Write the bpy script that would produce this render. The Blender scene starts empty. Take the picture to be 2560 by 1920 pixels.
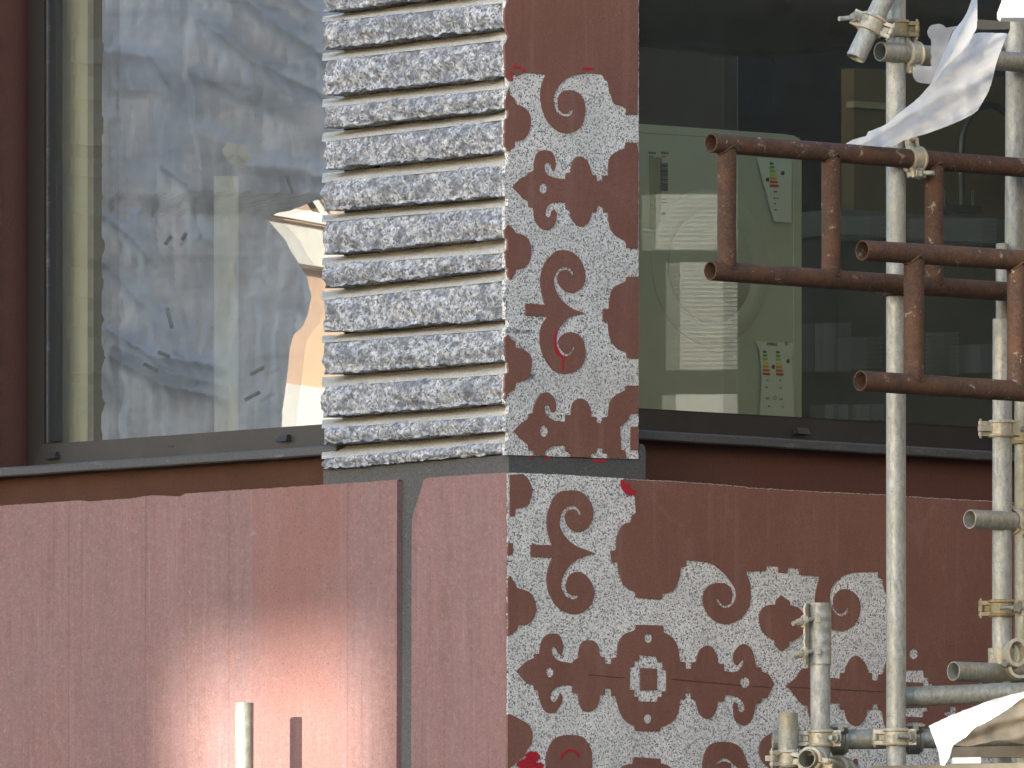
import bpy, bmesh, math, random
from mathutils import Vector as V, Matrix, noise
from mathutils.geometry import tessellate_polygon
random.seed(7)
C = bpy.context.scene
COL = C.collection

# ------------------------------------------------------------------ camera
F = 29900.0                                  # focal length in pixels of a 2560 px wide frame
PITCH = math.atan(2210.0 / F)
CAM = V((0, 0, 1.6))
cam = bpy.data.cameras.new('camera'); cam.sensor_width = 36.0; cam.lens = 36.0 * F / 2560.0
cam.clip_start = 1.0; cam.clip_end = 3000.0
co = bpy.data.objects.new('camera', cam); COL.objects.link(co)
co.location = CAM; co.rotation_euler = (math.pi / 2 + PITCH, 0, 0)
C.camera = co

# ------------------------------------------------------------------ sky, sun, exposure
SUN_EL = math.radians(9.0)
SUN_AZ = math.atan2(-0.64, -0.77)            # direction towards the sun: (sin az, cos az)
S_DIR = V((math.sin(SUN_AZ) * math.cos(SUN_EL), math.cos(SUN_AZ) * math.cos(SUN_EL), math.sin(SUN_EL)))
w = bpy.data.worlds.new('World'); C.world = w; w.use_nodes = True
wn = w.node_tree; bg = wn.nodes['Background']
sky = wn.nodes.new('ShaderNodeTexSky'); sky.sky_type = 'NISHITA'; sky.sun_disc = False
sky.sun_elevation = SUN_EL; sky.sun_rotation = SUN_AZ
sky.air_density = 1.0; sky.dust_density = 1.2; sky.ozone_density = 2.2
wn.links.new(sky.outputs[0], bg.inputs[0]); bg.inputs[1].default_value = 0.15
sl = bpy.data.lights.new('sun', 'SUN'); sl.energy = 2.6; sl.angle = math.radians(0.5); sl.color = (1.0, 0.95, 0.83)
so = bpy.data.objects.new('sun', sl); COL.objects.link(so)
so.rotation_euler = (-S_DIR).to_track_quat('-Z', 'Y').to_euler(); so.location = S_DIR * 60
C.render.engine = 'CYCLES'
C.cycles.max_bounces = 10; C.cycles.transparent_max_bounces = 12; C.cycles.glossy_bounces = 6
C.view_settings.view_transform = 'Standard'; C.view_settings.look = 'None'
C.view_settings.exposure = 2.2; C.view_settings.gamma = 1.0; C.view_settings.use_curve_mapping = False

# ------------------------------------------------------------------ measuring helpers
CP, SP = math.cos(PITCH), math.sin(PITCH)
def ray(px, py):
    a = (px - 1280.0) / F; b = (960.0 - py) / F
    return V((a, CP - b * SP, SP + b * CP))
def P(px, py, Y):
    r = ray(px, py); return CAM + r * (Y / r.y)
def hit(px, py, p0, n):
    r = ray(px, py); return CAM + r * ((p0 - CAM).dot(n) / r.dot(n))
ALPHA = math.radians(41.3)
dL = V((-math.sin(ALPHA), math.cos(ALPHA), 0)); dR = V((math.cos(ALPHA), math.sin(ALPHA), 0))
nL = -dR; nR = -dL; UP = V((0, 0, 1))
CORNER = P(1270, 1160, 30.0)
def L(px, py, off=0.0): return hit(px, py, CORNER + nL * off, nL)
def R(px, py, off=0.0): return hit(px, py, CORNER + nR * off, nR)
def reflect(px, py, wall, off, p0, n):
    """where the line of sight through a pixel ends after one mirror bounce in a window plane"""
    N = nL if wall is L else nR
    h = wall(px, py, off); d = (h - CAM).normalized(); d = d - N * (2 * d.dot(N))
    return h + d * ((p0 - h).dot(n) / d.dot(n))
def nz(x, y, z, s=1.0): return noise.noise(V((x * s, y * s, z * s)))

# ------------------------------------------------------------------ node helper
class NT:
    def __init__(self, name):
        self.m = bpy.data.materials.new(name); self.m.use_nodes = True
        self.t = self.m.node_tree; self.b = self.t.nodes['Principled BSDF']; self.out = self.t.nodes['Material Output']
        self.pos = self.t.nodes.new('ShaderNodeNewGeometry').outputs['Position']
    def n(self, typ, **kw):
        x = self.t.nodes.new(typ)
        for k, v in kw.items(): setattr(x, k, v)
        return x
    def ln(self, a, b): self.t.links.new(a, b)
    def scaled(self, sc):
        x = self.n('ShaderNodeMapping'); x.inputs['Scale'].default_value = sc
        self.ln(self.pos, x.inputs[0]); return x.outputs[0]
    def noise(self, scale, detail=4, rough=0.55, vec=None, dist=0.0):
        x = self.n('ShaderNodeTexNoise'); x.inputs['Scale'].default_value = scale
        x.inputs['Detail'].default_value = detail; x.inputs['Roughness'].default_value = rough
        x.inputs['Distortion'].default_value = dist
        self.ln(vec or self.pos, x.inputs['Vector']); return x.outputs['Fac']
    def cells(self, scale, vec=None):
        x = self.n('ShaderNodeTexVoronoi'); x.inputs['Scale'].default_value = scale
        self.ln(vec or self.pos, x.inputs['Vector'])
        s = self.n('ShaderNodeSeparateColor'); self.ln(x.outputs['Color'], s.inputs[0]); return s.outputs[0]
    def ramp(self, fac, stops, interp='LINEAR'):
        x = self.n('ShaderNodeValToRGB'); x.color_ramp.interpolation = interp
        e = x.color_ramp.elements
        while len(e) < len(stops): e.new(0.5)
        for i, (p, c) in enumerate(stops):
            e[i].position = p; c = (c, c, c) if not hasattr(c, '__len__') else c
            e[i].color = (*c, 1)
        self.ln(fac, x.inputs[0]); return x.outputs[0]
    def mix(self, fac, a, b, mode='MIX'):
        x = self.n('ShaderNodeMix', data_type='RGBA', blend_type=mode)
        for sock, v in ((x.inputs[0], fac), (x.inputs[6], a), (x.inputs[7], b)):
            if isinstance(v, (int, float)): sock.default_value = v
            elif hasattr(v, '__len__'): sock.default_value = (*v, 1)
            else: self.ln(v, sock)
        return x.outputs[2]
    def bump(self, h, strength=0.3, dist=0.002):
        x = self.n('ShaderNodeBump'); x.inputs['Strength'].default_value = strength; x.inputs['Distance'].default_value = dist
        self.ln(h, x.inputs['Height']); self.ln(x.outputs[0], self.b.inputs['Normal'])
    def done(self, col, rough=0.8, metal=0.0, spec=0.5):
        if hasattr(col, '__len__'): self.b.inputs['Base Color'].default_value = (*col, 1)
        else: self.ln(col, self.b.inputs['Base Color'])
        if isinstance(rough, float): self.b.inputs['Roughness'].default_value = rough
        else: self.ln(rough, self.b.inputs['Roughness'])
        self.b.inputs['Metallic'].default_value = metal
        self.b.inputs['Specular IOR Level'].default_value = spec
        return self.m
M = {}
def plain(name, col, rough=0.6, metal=0.0, var=0.15, scale=12.0, spec=0.5):
    t = NT(name); f = t.noise(scale, 5, 0.6)
    c = t.mix(f, [max(0, x * (1 - 2 * var)) for x in col], [min(1, x * (1 + 2 * var)) for x in col])
    M[name] = t.done(c, rough, metal, spec); return M[name]

# granite, sandblasted flat
t = NT('granite_flat')
c1 = t.cells(330); c2 = t.cells(210)
g = t.ramp(c1, [(0.0, (.035, .037, .04)), (.08, (.10, .10, .10)), (.15, (.40, .395, .385)), (.38, (.68, .67, .65)), (.7, (.80, .79, .765)), (1, (.90, .89, .87))])
g = t.mix(t.ramp(c2, [(0.0, .62), (.075, .62), (.08, 0), (1, 0)], 'CONSTANT'), g, (.10, .10, .105))
g = t.mix(t.ramp(t.noise(9, 3), [(.35, 0), (.7, .35)]), g, (.36, .36, .36))
t.bump(c1, .25, .002); M['granite_flat'] = t.done(g, .85)
# granite, split face
t = NT('granite_rough')
c1 = t.cells(170); c2 = t.noise(60, 4, .7)
g = t.ramp(c1, [(0, (.12, .125, .14)), (.20, (.26, .27, .295)), (.5, (.44, .452, .478)), (1, (.66, .67, .69))])
g = t.mix(t.ramp(c2, [(.34, .9), (.55, 0)]), g, (.095, .10, .108))
g = t.mix(t.ramp(t.noise(14, 4, .6), [(.58, 0), (.70, .45)]), g, (.50, .47, .42))
g = t.mix(t.ramp(t.noise(22, 3, .6), [(.36, .75), (.52, 0)]), g, (.13, .14, .165))
t.bump(t.noise(150, 5, .7), .55, .006); M['granite_rough'] = t.done(g, .85)
# sawn groove / pale mortar
t = NT('groove_stone')
g = t.ramp(t.noise(170, 5, .8), [(.32, (.26, .235, .195)), (.5, (.53, .505, .45)), (.68, (.74, .715, .66))])
g = t.mix(t.ramp(t.noise(30, 4, .7), [(.5, 0), (.75, .35)]), g, (.28, .24, .17))
t.bump(t.noise(300, 4, .7), .35, .003); M['groove_stone'] = t.done(g, .9)
# red polished coating on the ornamented face
t = NT('red_ornament')
g = t.ramp(t.noise(230, 5, .9), [(.30, (.120, .052, .038)), (.5, (.215, .096, .073)), (.70, (.325, .158, .125))])
g = t.mix(t.ramp(t.noise(5, 5, .65, t.scaled((1, 1, .5))), [(.35, 0), (.68, .6)]), g, (.165, .068, .050))
g = t.mix(t.ramp(t.noise(9, 6, .7, t.scaled((1, 1, .7)), .6), [(.55, 0), (.72, .30)]), g, (.30, .185, .155))
g = t.mix(t.ramp(t.noise(30, 4, .6, t.scaled((1, 1, .06))), [(.56, 0), (.74, .28)]), g, (.31, .20, .17))
g = t.mix(t.ramp(t.noise(16, 6, .8, None, .4), [(.63, 0), (.72, .30)]), g, (.38, .29, .26))
g = t.mix(t.ramp(t.noise(120, 5, .8), [(.62, 0), (.70, .5)]), g, (.09, .045, .036))
t.bump(t.noise(420, 3, .7), .12, .001); M['red_ornament'] = t.done(g, .6)
# weathered red slab
t = NT('red_slab')
def along(vec):
    d = t.n('ShaderNodeVectorMath', operation='DOT_PRODUCT'); t.ln(t.pos, d.inputs[0]); d.inputs[1].default_value = vec
    a = t.n('ShaderNodeMath', operation='SUBTRACT'); t.ln(d.outputs['Value'], a.inputs[0]); a.inputs[1].default_value = CORNER.dot(vec); return a.outputs[0]
def madd(a, k, b):
    x = t.n('ShaderNodeMath', operation='MULTIPLY_ADD'); t.ln(a, x.inputs[0]); x.inputs[1].default_value = k
    if isinstance(b, (int, float)): x.inputs[2].default_value = b
    else: t.ln(b, x.inputs[2])
    return x.outputs[0]
uL_ = along(dL)
g = t.ramp(t.noise(230, 5, .9), [(.28, (.115, .055, .048)), (.5, (.238, .124, .110)), (.72, (.37, .205, .185))])
g = t.mix(t.ramp(t.noise(5, 6, .7, t.scaled((1, 1, .6)), .3), [(.42, 0), (.62, .5)]), g, (.235, .138, .137))
g = t.mix(t.ramp(t.noise(20, 6, .75), [(.50, 0), (.66, .55)]), g, (.175, .092, .082))
st = t.noise(16, 4, .55, t.scaled((1, 1, .05)))
g = t.mix(t.ramp(st, [(.38, 0), (.66, .45)]), g, (.260, .150, .148))
g = t.mix(t.ramp(t.noise(90, 4, .6, t.scaled((1, 1, .03))), [(.54, 0), (.76, .38)]), g, (.36, .25, .235))
g = t.mix(t.ramp(t.noise(60, 4, .6, t.scaled((1, 1, .04))), [(.54, 0), (.72, .6)]), g, (.160, .090, .082))
g = t.mix(t.ramp(t.noise(3.4, 5, .65, t.scaled((1, 1, .4)), .4), [(.50, 0), (.60, .35)]), g, (.200, .122, .128))
wob = madd(t.noise(9, 5, .7), .16, uL_)                        # ragged right side of the redder, rain-washed field
z1 = t.ramp(uL_, [(.0, 1), (.5, 1), (1.075, 1), (1.10, 0)]); z0 = t.ramp(wob, [(.66, 0), (.74, 1)])
zm = t.mix(1.0, z1, z0, 'MULTIPLY')
zm = t.mix(1.0, zm, t.ramp(t.noise(7, 5, .7, t.scaled((1, 1, .5))), [(.30, .2), (.55, .95)]), 'MULTIPLY')
zs = t.mix(1.0, zm, (.72, .72, .72), 'MULTIPLY')
g = t.mix(t.ramp(t.noise(70, 6, .85), [(.50, 0), (.66, .5)]), g, (.34, .235, .22))
g = t.mix(zs, g, t.ramp(t.noise(230, 5, .9), [(.28, (.165, .066, .053)), (.5, (.245, .108, .090)), (.72, (.33, .158, .135))]))
for uu_ in (1.091, 1.43, 1.745, .62):                              # fine vertical joints of old formwork
    a_ = t.n('ShaderNodeMath', operation='SUBTRACT'); t.ln(uL_, a_.inputs[0]); a_.inputs[1].default_value = uu_
    b_ = t.n('ShaderNodeMath', operation='ABSOLUTE'); t.ln(a_.outputs[0], b_.inputs[0])
    g = t.mix(t.ramp(b_.outputs[0], [(.0008, .4), (.003, 0)]), g, (.12, .062, .058))
g = t.mix(t.ramp(t.cells(420), [(0, .55), (.05, .55), (.055, 0)], 'CONSTANT'), g, (.105, .06, .058))
g = t.mix(t.ramp(t.noise(34, 6, .75), [(.64, 0), (.70, .5)]), g, (.42, .33, .31))
g = t.mix(t.ramp(t.noise(11, 6, .8, t.scaled((1, 1, .35)), .5), [(.63, 0), (.70, .35)]), g, (.40, .30, .28))
t.bump(t.noise(300, 4, .7), .15, .0015); M['red_slab'] = t.done(g, .75)
# grey bedding mortar
t = NT('grey_mortar')
g = t.ramp(t.noise(200, 5, .7), [(.3, (.055, .056, .055)), (.6, (.105, .106, .104)), (.8, (.17, .17, .165))])
g = t.mix(t.ramp(t.noise(25, 5, .7), [(.6, 0), (.75, .5)]), g, (.24, .24, .25))
t.bump(t.noise(160, 4, .7), .4, .004); M['grey_mortar'] = t.done(g, .9)
t = NT('brown_render')
g = t.ramp(t.noise(300, 4, .7), [(.3, (.078, .029, .019)), (.7, (.128, .050, .034))])
t.bump(t.noise(330, 3, .6), .4, .003); M['brown_render'] = t.done(g, .8)
t = NT('orange_render')
g = t.ramp(t.noise(200, 4, .7), [(.3, (.045, .018, .009)), (.7, (.080, .031, .014))])
g = t.mix(t.ramp(t.noise(6, 4, .6), [(.4, 0), (.7, .5)]), g, (.09, .035, .018))
t.bump(t.noise(330, 3, .6), .4, .003); M['orange_render'] = t.done(g, .9)
# dark bronze aluminium, dusty
t = NT('bronze_metal')
g = t.ramp(t.noise(300, 3, .7), [(.3, (.024, .021, .020)), (.7, (.036, .032, .030))])
g = t.mix(t.ramp(t.noise(7, 5, .65), [(.5, 0), (.75, .22)]), g, (.09, .082, .075))
M['bronze_metal'] = t.done(g, .45)
plain('bronze_dark', (.020, .018, .018), .5)
t = NT('lead_flashing')
g = t.ramp(t.noise(160, 4, .7), [(.3, (.050, .050, .051)), (.7, (.084, .084, .086))])
g = t.mix(t.ramp(t.noise(8, 5, .7, t.scaled((1, 1, 3))), [(.58, 0), (.72, .55)]), g, (.30, .30, .29))
M['lead_flashing'] = t.done(g, .6)
plain('black_rubber', (.014, .014, .015), .5)
# galvanised tube
def galv(name, lo, mid, hi, stain, amt):
    t = NT(name)
    g = t.ramp(t.noise(120, 5, .7, t.scaled((1, 1, .35))), [(.28, lo), (.5, mid), (.72, hi)])
    g = t.mix(t.ramp(t.noise(9, 5, .7), [(.46, 0), (.66, amt)]), g, stain)
    g = t.mix(t.ramp(t.noise(55, 4, .7, t.scaled((1, 1, .25))), [(.60, 0), (.70, .6)]), g, (.16, .15, .12))
    g = t.mix(t.ramp(t.cells(260), [(0, .3), (.02, .3), (.025, 0)], 'CONSTANT'), g, (.09, .085, .07))
    r = t.ramp(t.noise(40, 3, .6), [(.3, .40), (.7, .66)])
    t.bump(t.noise(200, 3, .6), .10, .001)
    M[name] = t.done(g, r, .35)
galv('galvanised', (.22, .222, .205), (.36, .362, .34), (.50, .50, .475), (.29, .275, .205), .6)
galv('galvanised_old', (.20, .195, .165), (.31, .30, .255), (.42, .41, .36), (.24, .21, .12), .75)
galv('coupler_steel', (.33, .29, .21), (.45, .41, .32), (.58, .54, .45), (.36, .29, .17), .6)
galv('coupler_brass', (.20, .155, .085), (.30, .24, .13), (.40, .33, .20), (.16, .11, .05), .6)
# rust
t = NT('rust')
g = t.ramp(t.noise(170, 5, .75), [(.3, (.036, .018, .011)), (.5, (.068, .034, .020)), (.7, (.122, .064, .038))])
g = t.mix(t.ramp(t.noise(16, 4, .7), [(.46, 0), (.68, .65)]), g, (.128, .054, .021))
g = t.mix(t.ramp(t.noise(24, 5, .7), [(.54, 0), (.70, .7)]), g, (.038, .022, .016))
g = t.mix(t.ramp(t.noise(28, 6, .8, None, .6), [(.60, 0), (.65, .7)]), g, (.36, .31, .25))
t.bump(t.noise(260, 4, .75), .35, .003); M['rust'] = t.done(g, .8)
# glass: a thin coated sheet, slightly green
def glass(name, refl, tint, haze=.02):
    t = NT(name); t.t.nodes.remove(t.b)
    tr = t.n('ShaderNodeBsdfTransparent'); tr.inputs[0].default_value = (*tint, 1)
    gl = t.n('ShaderNodeBsdfGlossy'); gl.inputs['Roughness'].default_value = 0.0; gl.inputs[0].default_value = (1, 1, 1, 1)
    lw = t.n('ShaderNodeFresnel'); lw.inputs[0].default_value = 1.5
    ad = t.n('ShaderNodeMath', operation='MULTIPLY_ADD'); t.ln(lw.outputs[0], ad.inputs[0]); ad.inputs[1].default_value = 1.0; ad.inputs[2].default_value = refl
    fr = t.n('ShaderNodeMath', operation='SUBTRACT'); fr.inputs[0].default_value = 1.0; t.ln(t.n('ShaderNodeNewGeometry').outputs['Backfacing'], fr.inputs[1])
    md = t.n('ShaderNodeMath', operation='MULTIPLY'); t.ln(ad.outputs[0], md.inputs[0]); t.ln(fr.outputs[0], md.inputs[1]); ad = md
    mx = t.n('ShaderNodeMixShader'); t.ln(ad.outputs[0], mx.inputs[0]); t.ln(tr.outputs[0], mx.inputs[1]); t.ln(gl.outputs[0], mx.inputs[2])
    df = t.n('ShaderNodeBsdfDiffuse'); df.inputs[0].default_value = (.62, .61, .56, 1)
    du = t.ramp(t.noise(14, 6, .75), [(.3, haze * .6), (.7, haze * 1.5)])  # pale diffuse veil standing in for reflected haze on the panes
    m3 = t.n('ShaderNodeMixShader'); t.ln(du, m3.inputs[0]); t.ln(mx.outputs[0], m3.inputs[1]); t.ln(df.outputs[0], m3.inputs[2])
    t.ln(m3.outputs[0], t.out.inputs[0]); M[name] = t.m
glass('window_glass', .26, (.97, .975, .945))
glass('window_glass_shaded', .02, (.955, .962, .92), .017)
# thin white fabrics
def fabric(name, col, trans, rough=.8, weave=900, alpha=1.0):
    t = NT(name)
    g = t.mix(t.noise(weave, 3, .7), [x * .9 for x in col], [min(1, x * 1.06) for x in col])
    g = t.mix(t.ramp(t.noise(8, 5, .65), [(.5, 0), (.8, .3)]), g, [x * .75 for x in col])
    t.bump(t.noise(weave * .6, 3, .6), .15, .001)
    t.done(g, rough)
    tl = t.n('ShaderNodeBsdfTranslucent'); t.ln(g, tl.inputs[0])
    mx = t.n('ShaderNodeMixShader'); mx.inputs[0].default_value = trans
    t.ln(t.b.outputs[0], mx.inputs[1]); t.ln(tl.outputs[0], mx.inputs[2])
    last = mx.outputs[0]
    if alpha < 1:
        tp = t.n('ShaderNodeBsdfTransparent'); m2 = t.n('ShaderNodeMixShader'); m2.inputs[0].default_value = alpha
        t.ln(tp.outputs[0], m2.inputs[1]); t.ln(last, m2.inputs[2]); last = m2.outputs[0]
    t.ln(last, t.out.inputs[0]); M[name] = t.m
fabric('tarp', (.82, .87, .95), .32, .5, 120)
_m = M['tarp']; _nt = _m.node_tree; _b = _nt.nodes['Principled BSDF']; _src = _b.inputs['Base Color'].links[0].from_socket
_geo = _nt.nodes.new('ShaderNodeNewGeometry')  # streaks below put the folds' light and dark into the tarp colour
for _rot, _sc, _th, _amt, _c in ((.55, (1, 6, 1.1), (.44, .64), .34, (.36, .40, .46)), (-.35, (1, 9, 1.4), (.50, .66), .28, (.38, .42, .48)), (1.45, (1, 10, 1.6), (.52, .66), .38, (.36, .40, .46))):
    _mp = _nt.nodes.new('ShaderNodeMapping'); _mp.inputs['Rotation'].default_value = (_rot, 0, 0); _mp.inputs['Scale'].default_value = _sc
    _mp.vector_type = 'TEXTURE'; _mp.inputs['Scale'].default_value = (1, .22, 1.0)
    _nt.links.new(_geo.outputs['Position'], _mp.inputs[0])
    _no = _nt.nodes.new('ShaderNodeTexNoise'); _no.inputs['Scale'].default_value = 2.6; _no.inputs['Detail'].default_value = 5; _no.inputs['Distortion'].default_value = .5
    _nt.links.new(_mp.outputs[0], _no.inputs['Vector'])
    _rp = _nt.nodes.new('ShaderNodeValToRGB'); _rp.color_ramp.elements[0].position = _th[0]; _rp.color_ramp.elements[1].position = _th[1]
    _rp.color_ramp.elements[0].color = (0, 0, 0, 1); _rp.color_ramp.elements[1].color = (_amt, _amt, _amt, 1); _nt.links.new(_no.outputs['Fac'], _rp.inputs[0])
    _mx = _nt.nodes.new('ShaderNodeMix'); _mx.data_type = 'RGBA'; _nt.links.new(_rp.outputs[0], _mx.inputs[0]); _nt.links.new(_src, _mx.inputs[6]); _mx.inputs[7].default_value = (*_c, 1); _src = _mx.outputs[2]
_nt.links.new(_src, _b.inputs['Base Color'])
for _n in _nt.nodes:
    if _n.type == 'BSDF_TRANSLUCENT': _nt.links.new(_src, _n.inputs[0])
fabric('white_sheet', (.84, .84, .84), .55, .8, 500)
fabric('thin_sheet', (.72, .72, .74), .4, .8, 500, .55)
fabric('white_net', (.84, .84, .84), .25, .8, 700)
plain('cream_patch_x', (.75, .68, .52), .7)
fabric('cream_patch', (.95, .90, .76), .6, .8, 200)
plain('paint_red', (.42, .012, .03), .55, 0, .2, 120)
plain('appliance_white', (.40, .395, .315), .5, 0, .05, 4)
plain('appliance_shade', (.375, .37, .295), .45, 0, .05, 4)
plain('label_paper', (.55, .555, .50), .5, 0, .03)
plain('ink', (.03, .03, .035), .6)
plain('sticker_olive', (.22, .21, .12), .6)
plain('lining_grey', (.36, .37, .31), .6, 0, .05, 5)
plain('lining_white', (.85, .86, .78), .6, 0, .04, 3)
plain('dark_room', (.040, .037, .031), .8)
plain('cabinet_wood', (.085, .060, .025), .6, 0, .12, 5)
plain('worktop_grey', (.10, .10, .10), .4, 0, .1, 14)
plain('tap_black', (.012, .012, .013), .3)
plain('board_white', (.74, .75, .75), .6, 0, .06, 8)
plain('plank_wood_net_shade', (.24, .20, .145), .8, 0, .25, 20)
plain('wood_dark', (.085, .08, .07), .8, 0, .2, 20)
plain('brick_orange', (.70, .44, .28), .85, 0, .12, 3)
plain('pale_stone', (.85, .81, .74), .85, 0, .1, 3)
plain('board_grey_house', (.48, .47, .43), .7)
plain('tie_grey', (.20, .20, .20), .7)
plain('soot_line', (.06, .035, .03), .8)
plain('asphalt', (.055, .055, .056), .9, 0, .2, 6)
plain('facade_brick', (.30, .17, .12), .9, 0, .15, 5)
for i, c in enumerate([(.02, .20, .07), (.10, .30, .05), (.30, .40, .03), (.62, .52, .02), (.60, .26, .02), (.50, .09, .02), (.42, .02, .02)]):
    plain('energy_%d' % i, c, .6, 0, .02)

# ------------------------------------------------------------------ object helpers
def link(o, parent=None):
    COL.objects.link(o)
    if parent is not None: o.parent = parent
    return o
def wloc(o):
    p = V((0, 0, 0))
    while o is not None: p += o.location; o = o.parent
    return p
def mesh_obj(name, verts, faces, mat, parent=None, smooth=None, label=None, cat=None, group=None, base=None):
    """verts in world space; the origin goes to the middle of the piece (or to base)"""
    if base is None:
        lo = V((min(v[i] for v in verts) for i in range(3))); hi = V((max(v[i] for v in verts) for i in range(3)))
        base = (lo + hi) / 2
    me = bpy.data.meshes.new(name); me.from_pydata([tuple(V(v) - base) for v in verts], [], faces)
    bm = bmesh.new(); bm.from_mesh(me); bmesh.ops.recalc_face_normals(bm, faces=bm.faces); bm.to_mesh(me); bm.free()
    if smooth is not None:
        me.polygons.foreach_set('use_smooth', [True] * len(me.polygons)); me.set_sharp_from_angle(angle=math.radians(smooth))
    me.materials.append(mat if not isinstance(mat, str) else M[mat])
    o = bpy.data.objects.new(name, me); link(o, parent)
    o.location = base - (wloc(parent) if parent is not None else V((0, 0, 0)))
    if label: tag(o, label, cat, group)
    return o
def tag(o, label=None, cat=None, group=None, kind=None):
    if label: o['label'] = label
    if cat: o['category'] = cat
    if group: o['group'] = group
    if kind: o['kind'] = kind
    return o
def thing(name, label, cat, loc, group=None):
    o = bpy.data.objects.new(name, None); o.empty_display_size = .05; link(o); o.location = loc
    return tag(o, label, cat, group)
class MB:
    """collects shapes of ONE part"""
    def __init__(self): self.v = []; self.f = []
    def add(self, vs, fs):
        k = len(self.v); self.v += [V(v) for v in vs]; self.f += [tuple(i + k for i in f) for f in fs]
    def prism(self, loops, n, th):
        """closed solid: front loops (world points), thickness th backwards along -n"""
        tri = tessellate_polygon(loops)
        pts = [p for lp in loops for p in lp]; N = len(pts)
        vs = pts + [p - n * th for p in pts]
        fs = [tuple(f) for f in tri] + [tuple(i + N for i in f[::-1]) for f in tri]
        k = 0
        for lp in loops:
            m = len(lp)
            for i in range(m):
                a, b = k + i, k + (i + 1) % m
                fs.append((a, b, b + N, a + N))
            k += m
        self.add(vs, fs)
    def box(self, c, ax, hs):
        a, b, d = ax
        vs = [c + a * (hs[0] * i) + b * (hs[1] * j) + d * (hs[2] * k) for i in (-1, 1) for j in (-1, 1) for k in (-1, 1)]
        self.add(vs, [(0, 1, 3, 2), (4, 6, 7, 5), (0, 4, 5, 1), (2, 3, 7, 6), (0, 2, 6, 4), (1, 5, 7, 3)])
    def tube(self, p0, p1, r, ri=None, seg=28, rings=1):
        """solid rod, or a hollow pipe when ri is given"""
        ax = (p1 - p0).normalized(); u = ax.orthogonal().normalized(); v = ax.cross(u)
        cs = [(math.cos(2 * math.pi * i / seg), math.sin(2 * math.pi * i / seg)) for i in range(seg)]
        def ring(p, rr): return [p + u * (c * rr) + v * (s * rr) for c, s in cs]
        if ri is None: rs = [ring(p0, r), ring(p1, r)]
        else:
            ch = min(.0012, (r - ri) * .35)
            rs = [ring(p0 + ax * ch, r), ring(p1 - ax * ch, r), ring(p1, r - ch), ring(p1, ri + ch * .5), ring(p1 - ax * ch, ri), ring(p0 + ax * ch, ri), ring(p0, ri + ch * .5), ring(p0, r - ch)]
        vs = [p for q in rs for p in q]; n = len(rs); fs = []
        for a in range(n if ri is not None else 1):
            b = (a + 1) % n
            for i in range(seg):
                j = (i + 1) % seg; fs.append((a * seg + i, a * seg + j, b * seg + j, b * seg + i))
        if ri is None: fs += [tuple(range(seg))[::-1], tuple(range(seg, 2 * seg))]
        self.add(vs, fs)
    def sweep(self, pts, r, seg=12, caps=True):
        rings = []
        up = V((.3, -.8, .52)).normalized()
        for i, p in enumerate(pts):
            tg = (pts[min(i + 1, len(pts) - 1)] - pts[max(i - 1, 0)]).normalized()
            u = tg.cross(up).normalized(); v = tg.cross(u)
            rr = r[i] if hasattr(r, '__len__') else r
            rings.append([p + (u * math.cos(2 * math.pi * k / seg) + v * math.sin(2 * math.pi * k / seg)) * rr for k in range(seg)])
        vs = [q for rg in rings for q in rg]; fs = []
        for a in range(len(pts) - 1):
            for i in range(seg):
                j = (i + 1) % seg; fs.append((a * seg + i, a * seg + j, (a + 1) * seg + j, (a + 1) * seg + i))
        if caps: fs += [tuple(range(seg))[::-1], tuple(range((len(pts) - 1) * seg, len(pts) * seg))]
        self.add(vs, fs)
    def arc(self, c, A, N, prof, a0, a1, seg=24, sx=1.0):
        """sweep a closed profile [(along A, radius)] round axis A from angle a0 to a1 measured from N"""
        B = N.cross(A).normalized(); m = len(prof); vs = []; fs = []
        for k in range(seg + 1):
            ph = a0 + (a1 - a0) * k / seg; rd = N * math.cos(ph) * sx + B * math.sin(ph)
            vs += [c + A * a + rd * rr for a, rr in prof]
        for k in range(seg):
            for i in range(m):
                j = (i + 1) % m; fs.append((k * m + i, k * m + j, (k + 1) * m + j, (k + 1) * m + i))
        fs += [tuple(range(m))[::-1], tuple(range(seg * m, (seg + 1) * m))]
        self.add(vs, fs)
    def make(self, name, mat, parent=None, smooth=None, **kw):
        return mesh_obj(name, self.v, self.f, mat, parent, smooth, **kw)

# outlines: "x y" pairs, '*' marks a sharp corner; the rest is smoothed
def outline(txt, ox, oy, sc, jit=.7, sub=4, clampx=None, closed=True):
    pts = []
    for tok in txt.split(';'):
        tok = tok.strip()
        if not tok: continue
        cr = tok.endswith('*'); x, y = tok.rstrip('*').split()
        pts.append((ox + float(x) / sc, oy + float(y) / sc, cr))
    n = len(pts); out = []
    for i in range(n if closed else n - 1):
        p0, p1, p2, p3 = pts[i - 1], pts[i], pts[(i + 1) % n], pts[(i + 2) % n]
        if p1[2]: p0 = p1
        if p2[2]: p3 = p2
        L_ = math.hypot(p2[0] - p1[0], p2[1] - p1[1]); k = max(1, min(12, int(L_ / sub)))
        for s in range(k):
            u = s / k
            q = [.5 * (2 * p1[d] + (p2[d] - p0[d]) * u + (2 * p0[d] - 5 * p1[d] + 4 * p2[d] - p3[d]) * u * u + (3 * p1[d] - p0[d] - 3 * p2[d] + p3[d]) * u ** 3) for d in (0, 1)]
            if p1[2] and p2[2]: q = [p1[d] + (p2[d] - p1[d]) * u for d in (0, 1)]
            q[0] += jit * nz(q[0], q[1], 3.1, .23); q[1] += jit * nz(q[0], q[1], 9.7, .23)
            if clampx: q[0] = max(q[0], clampx(q[1]))
            out.append(tuple(q))
    return out
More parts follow.
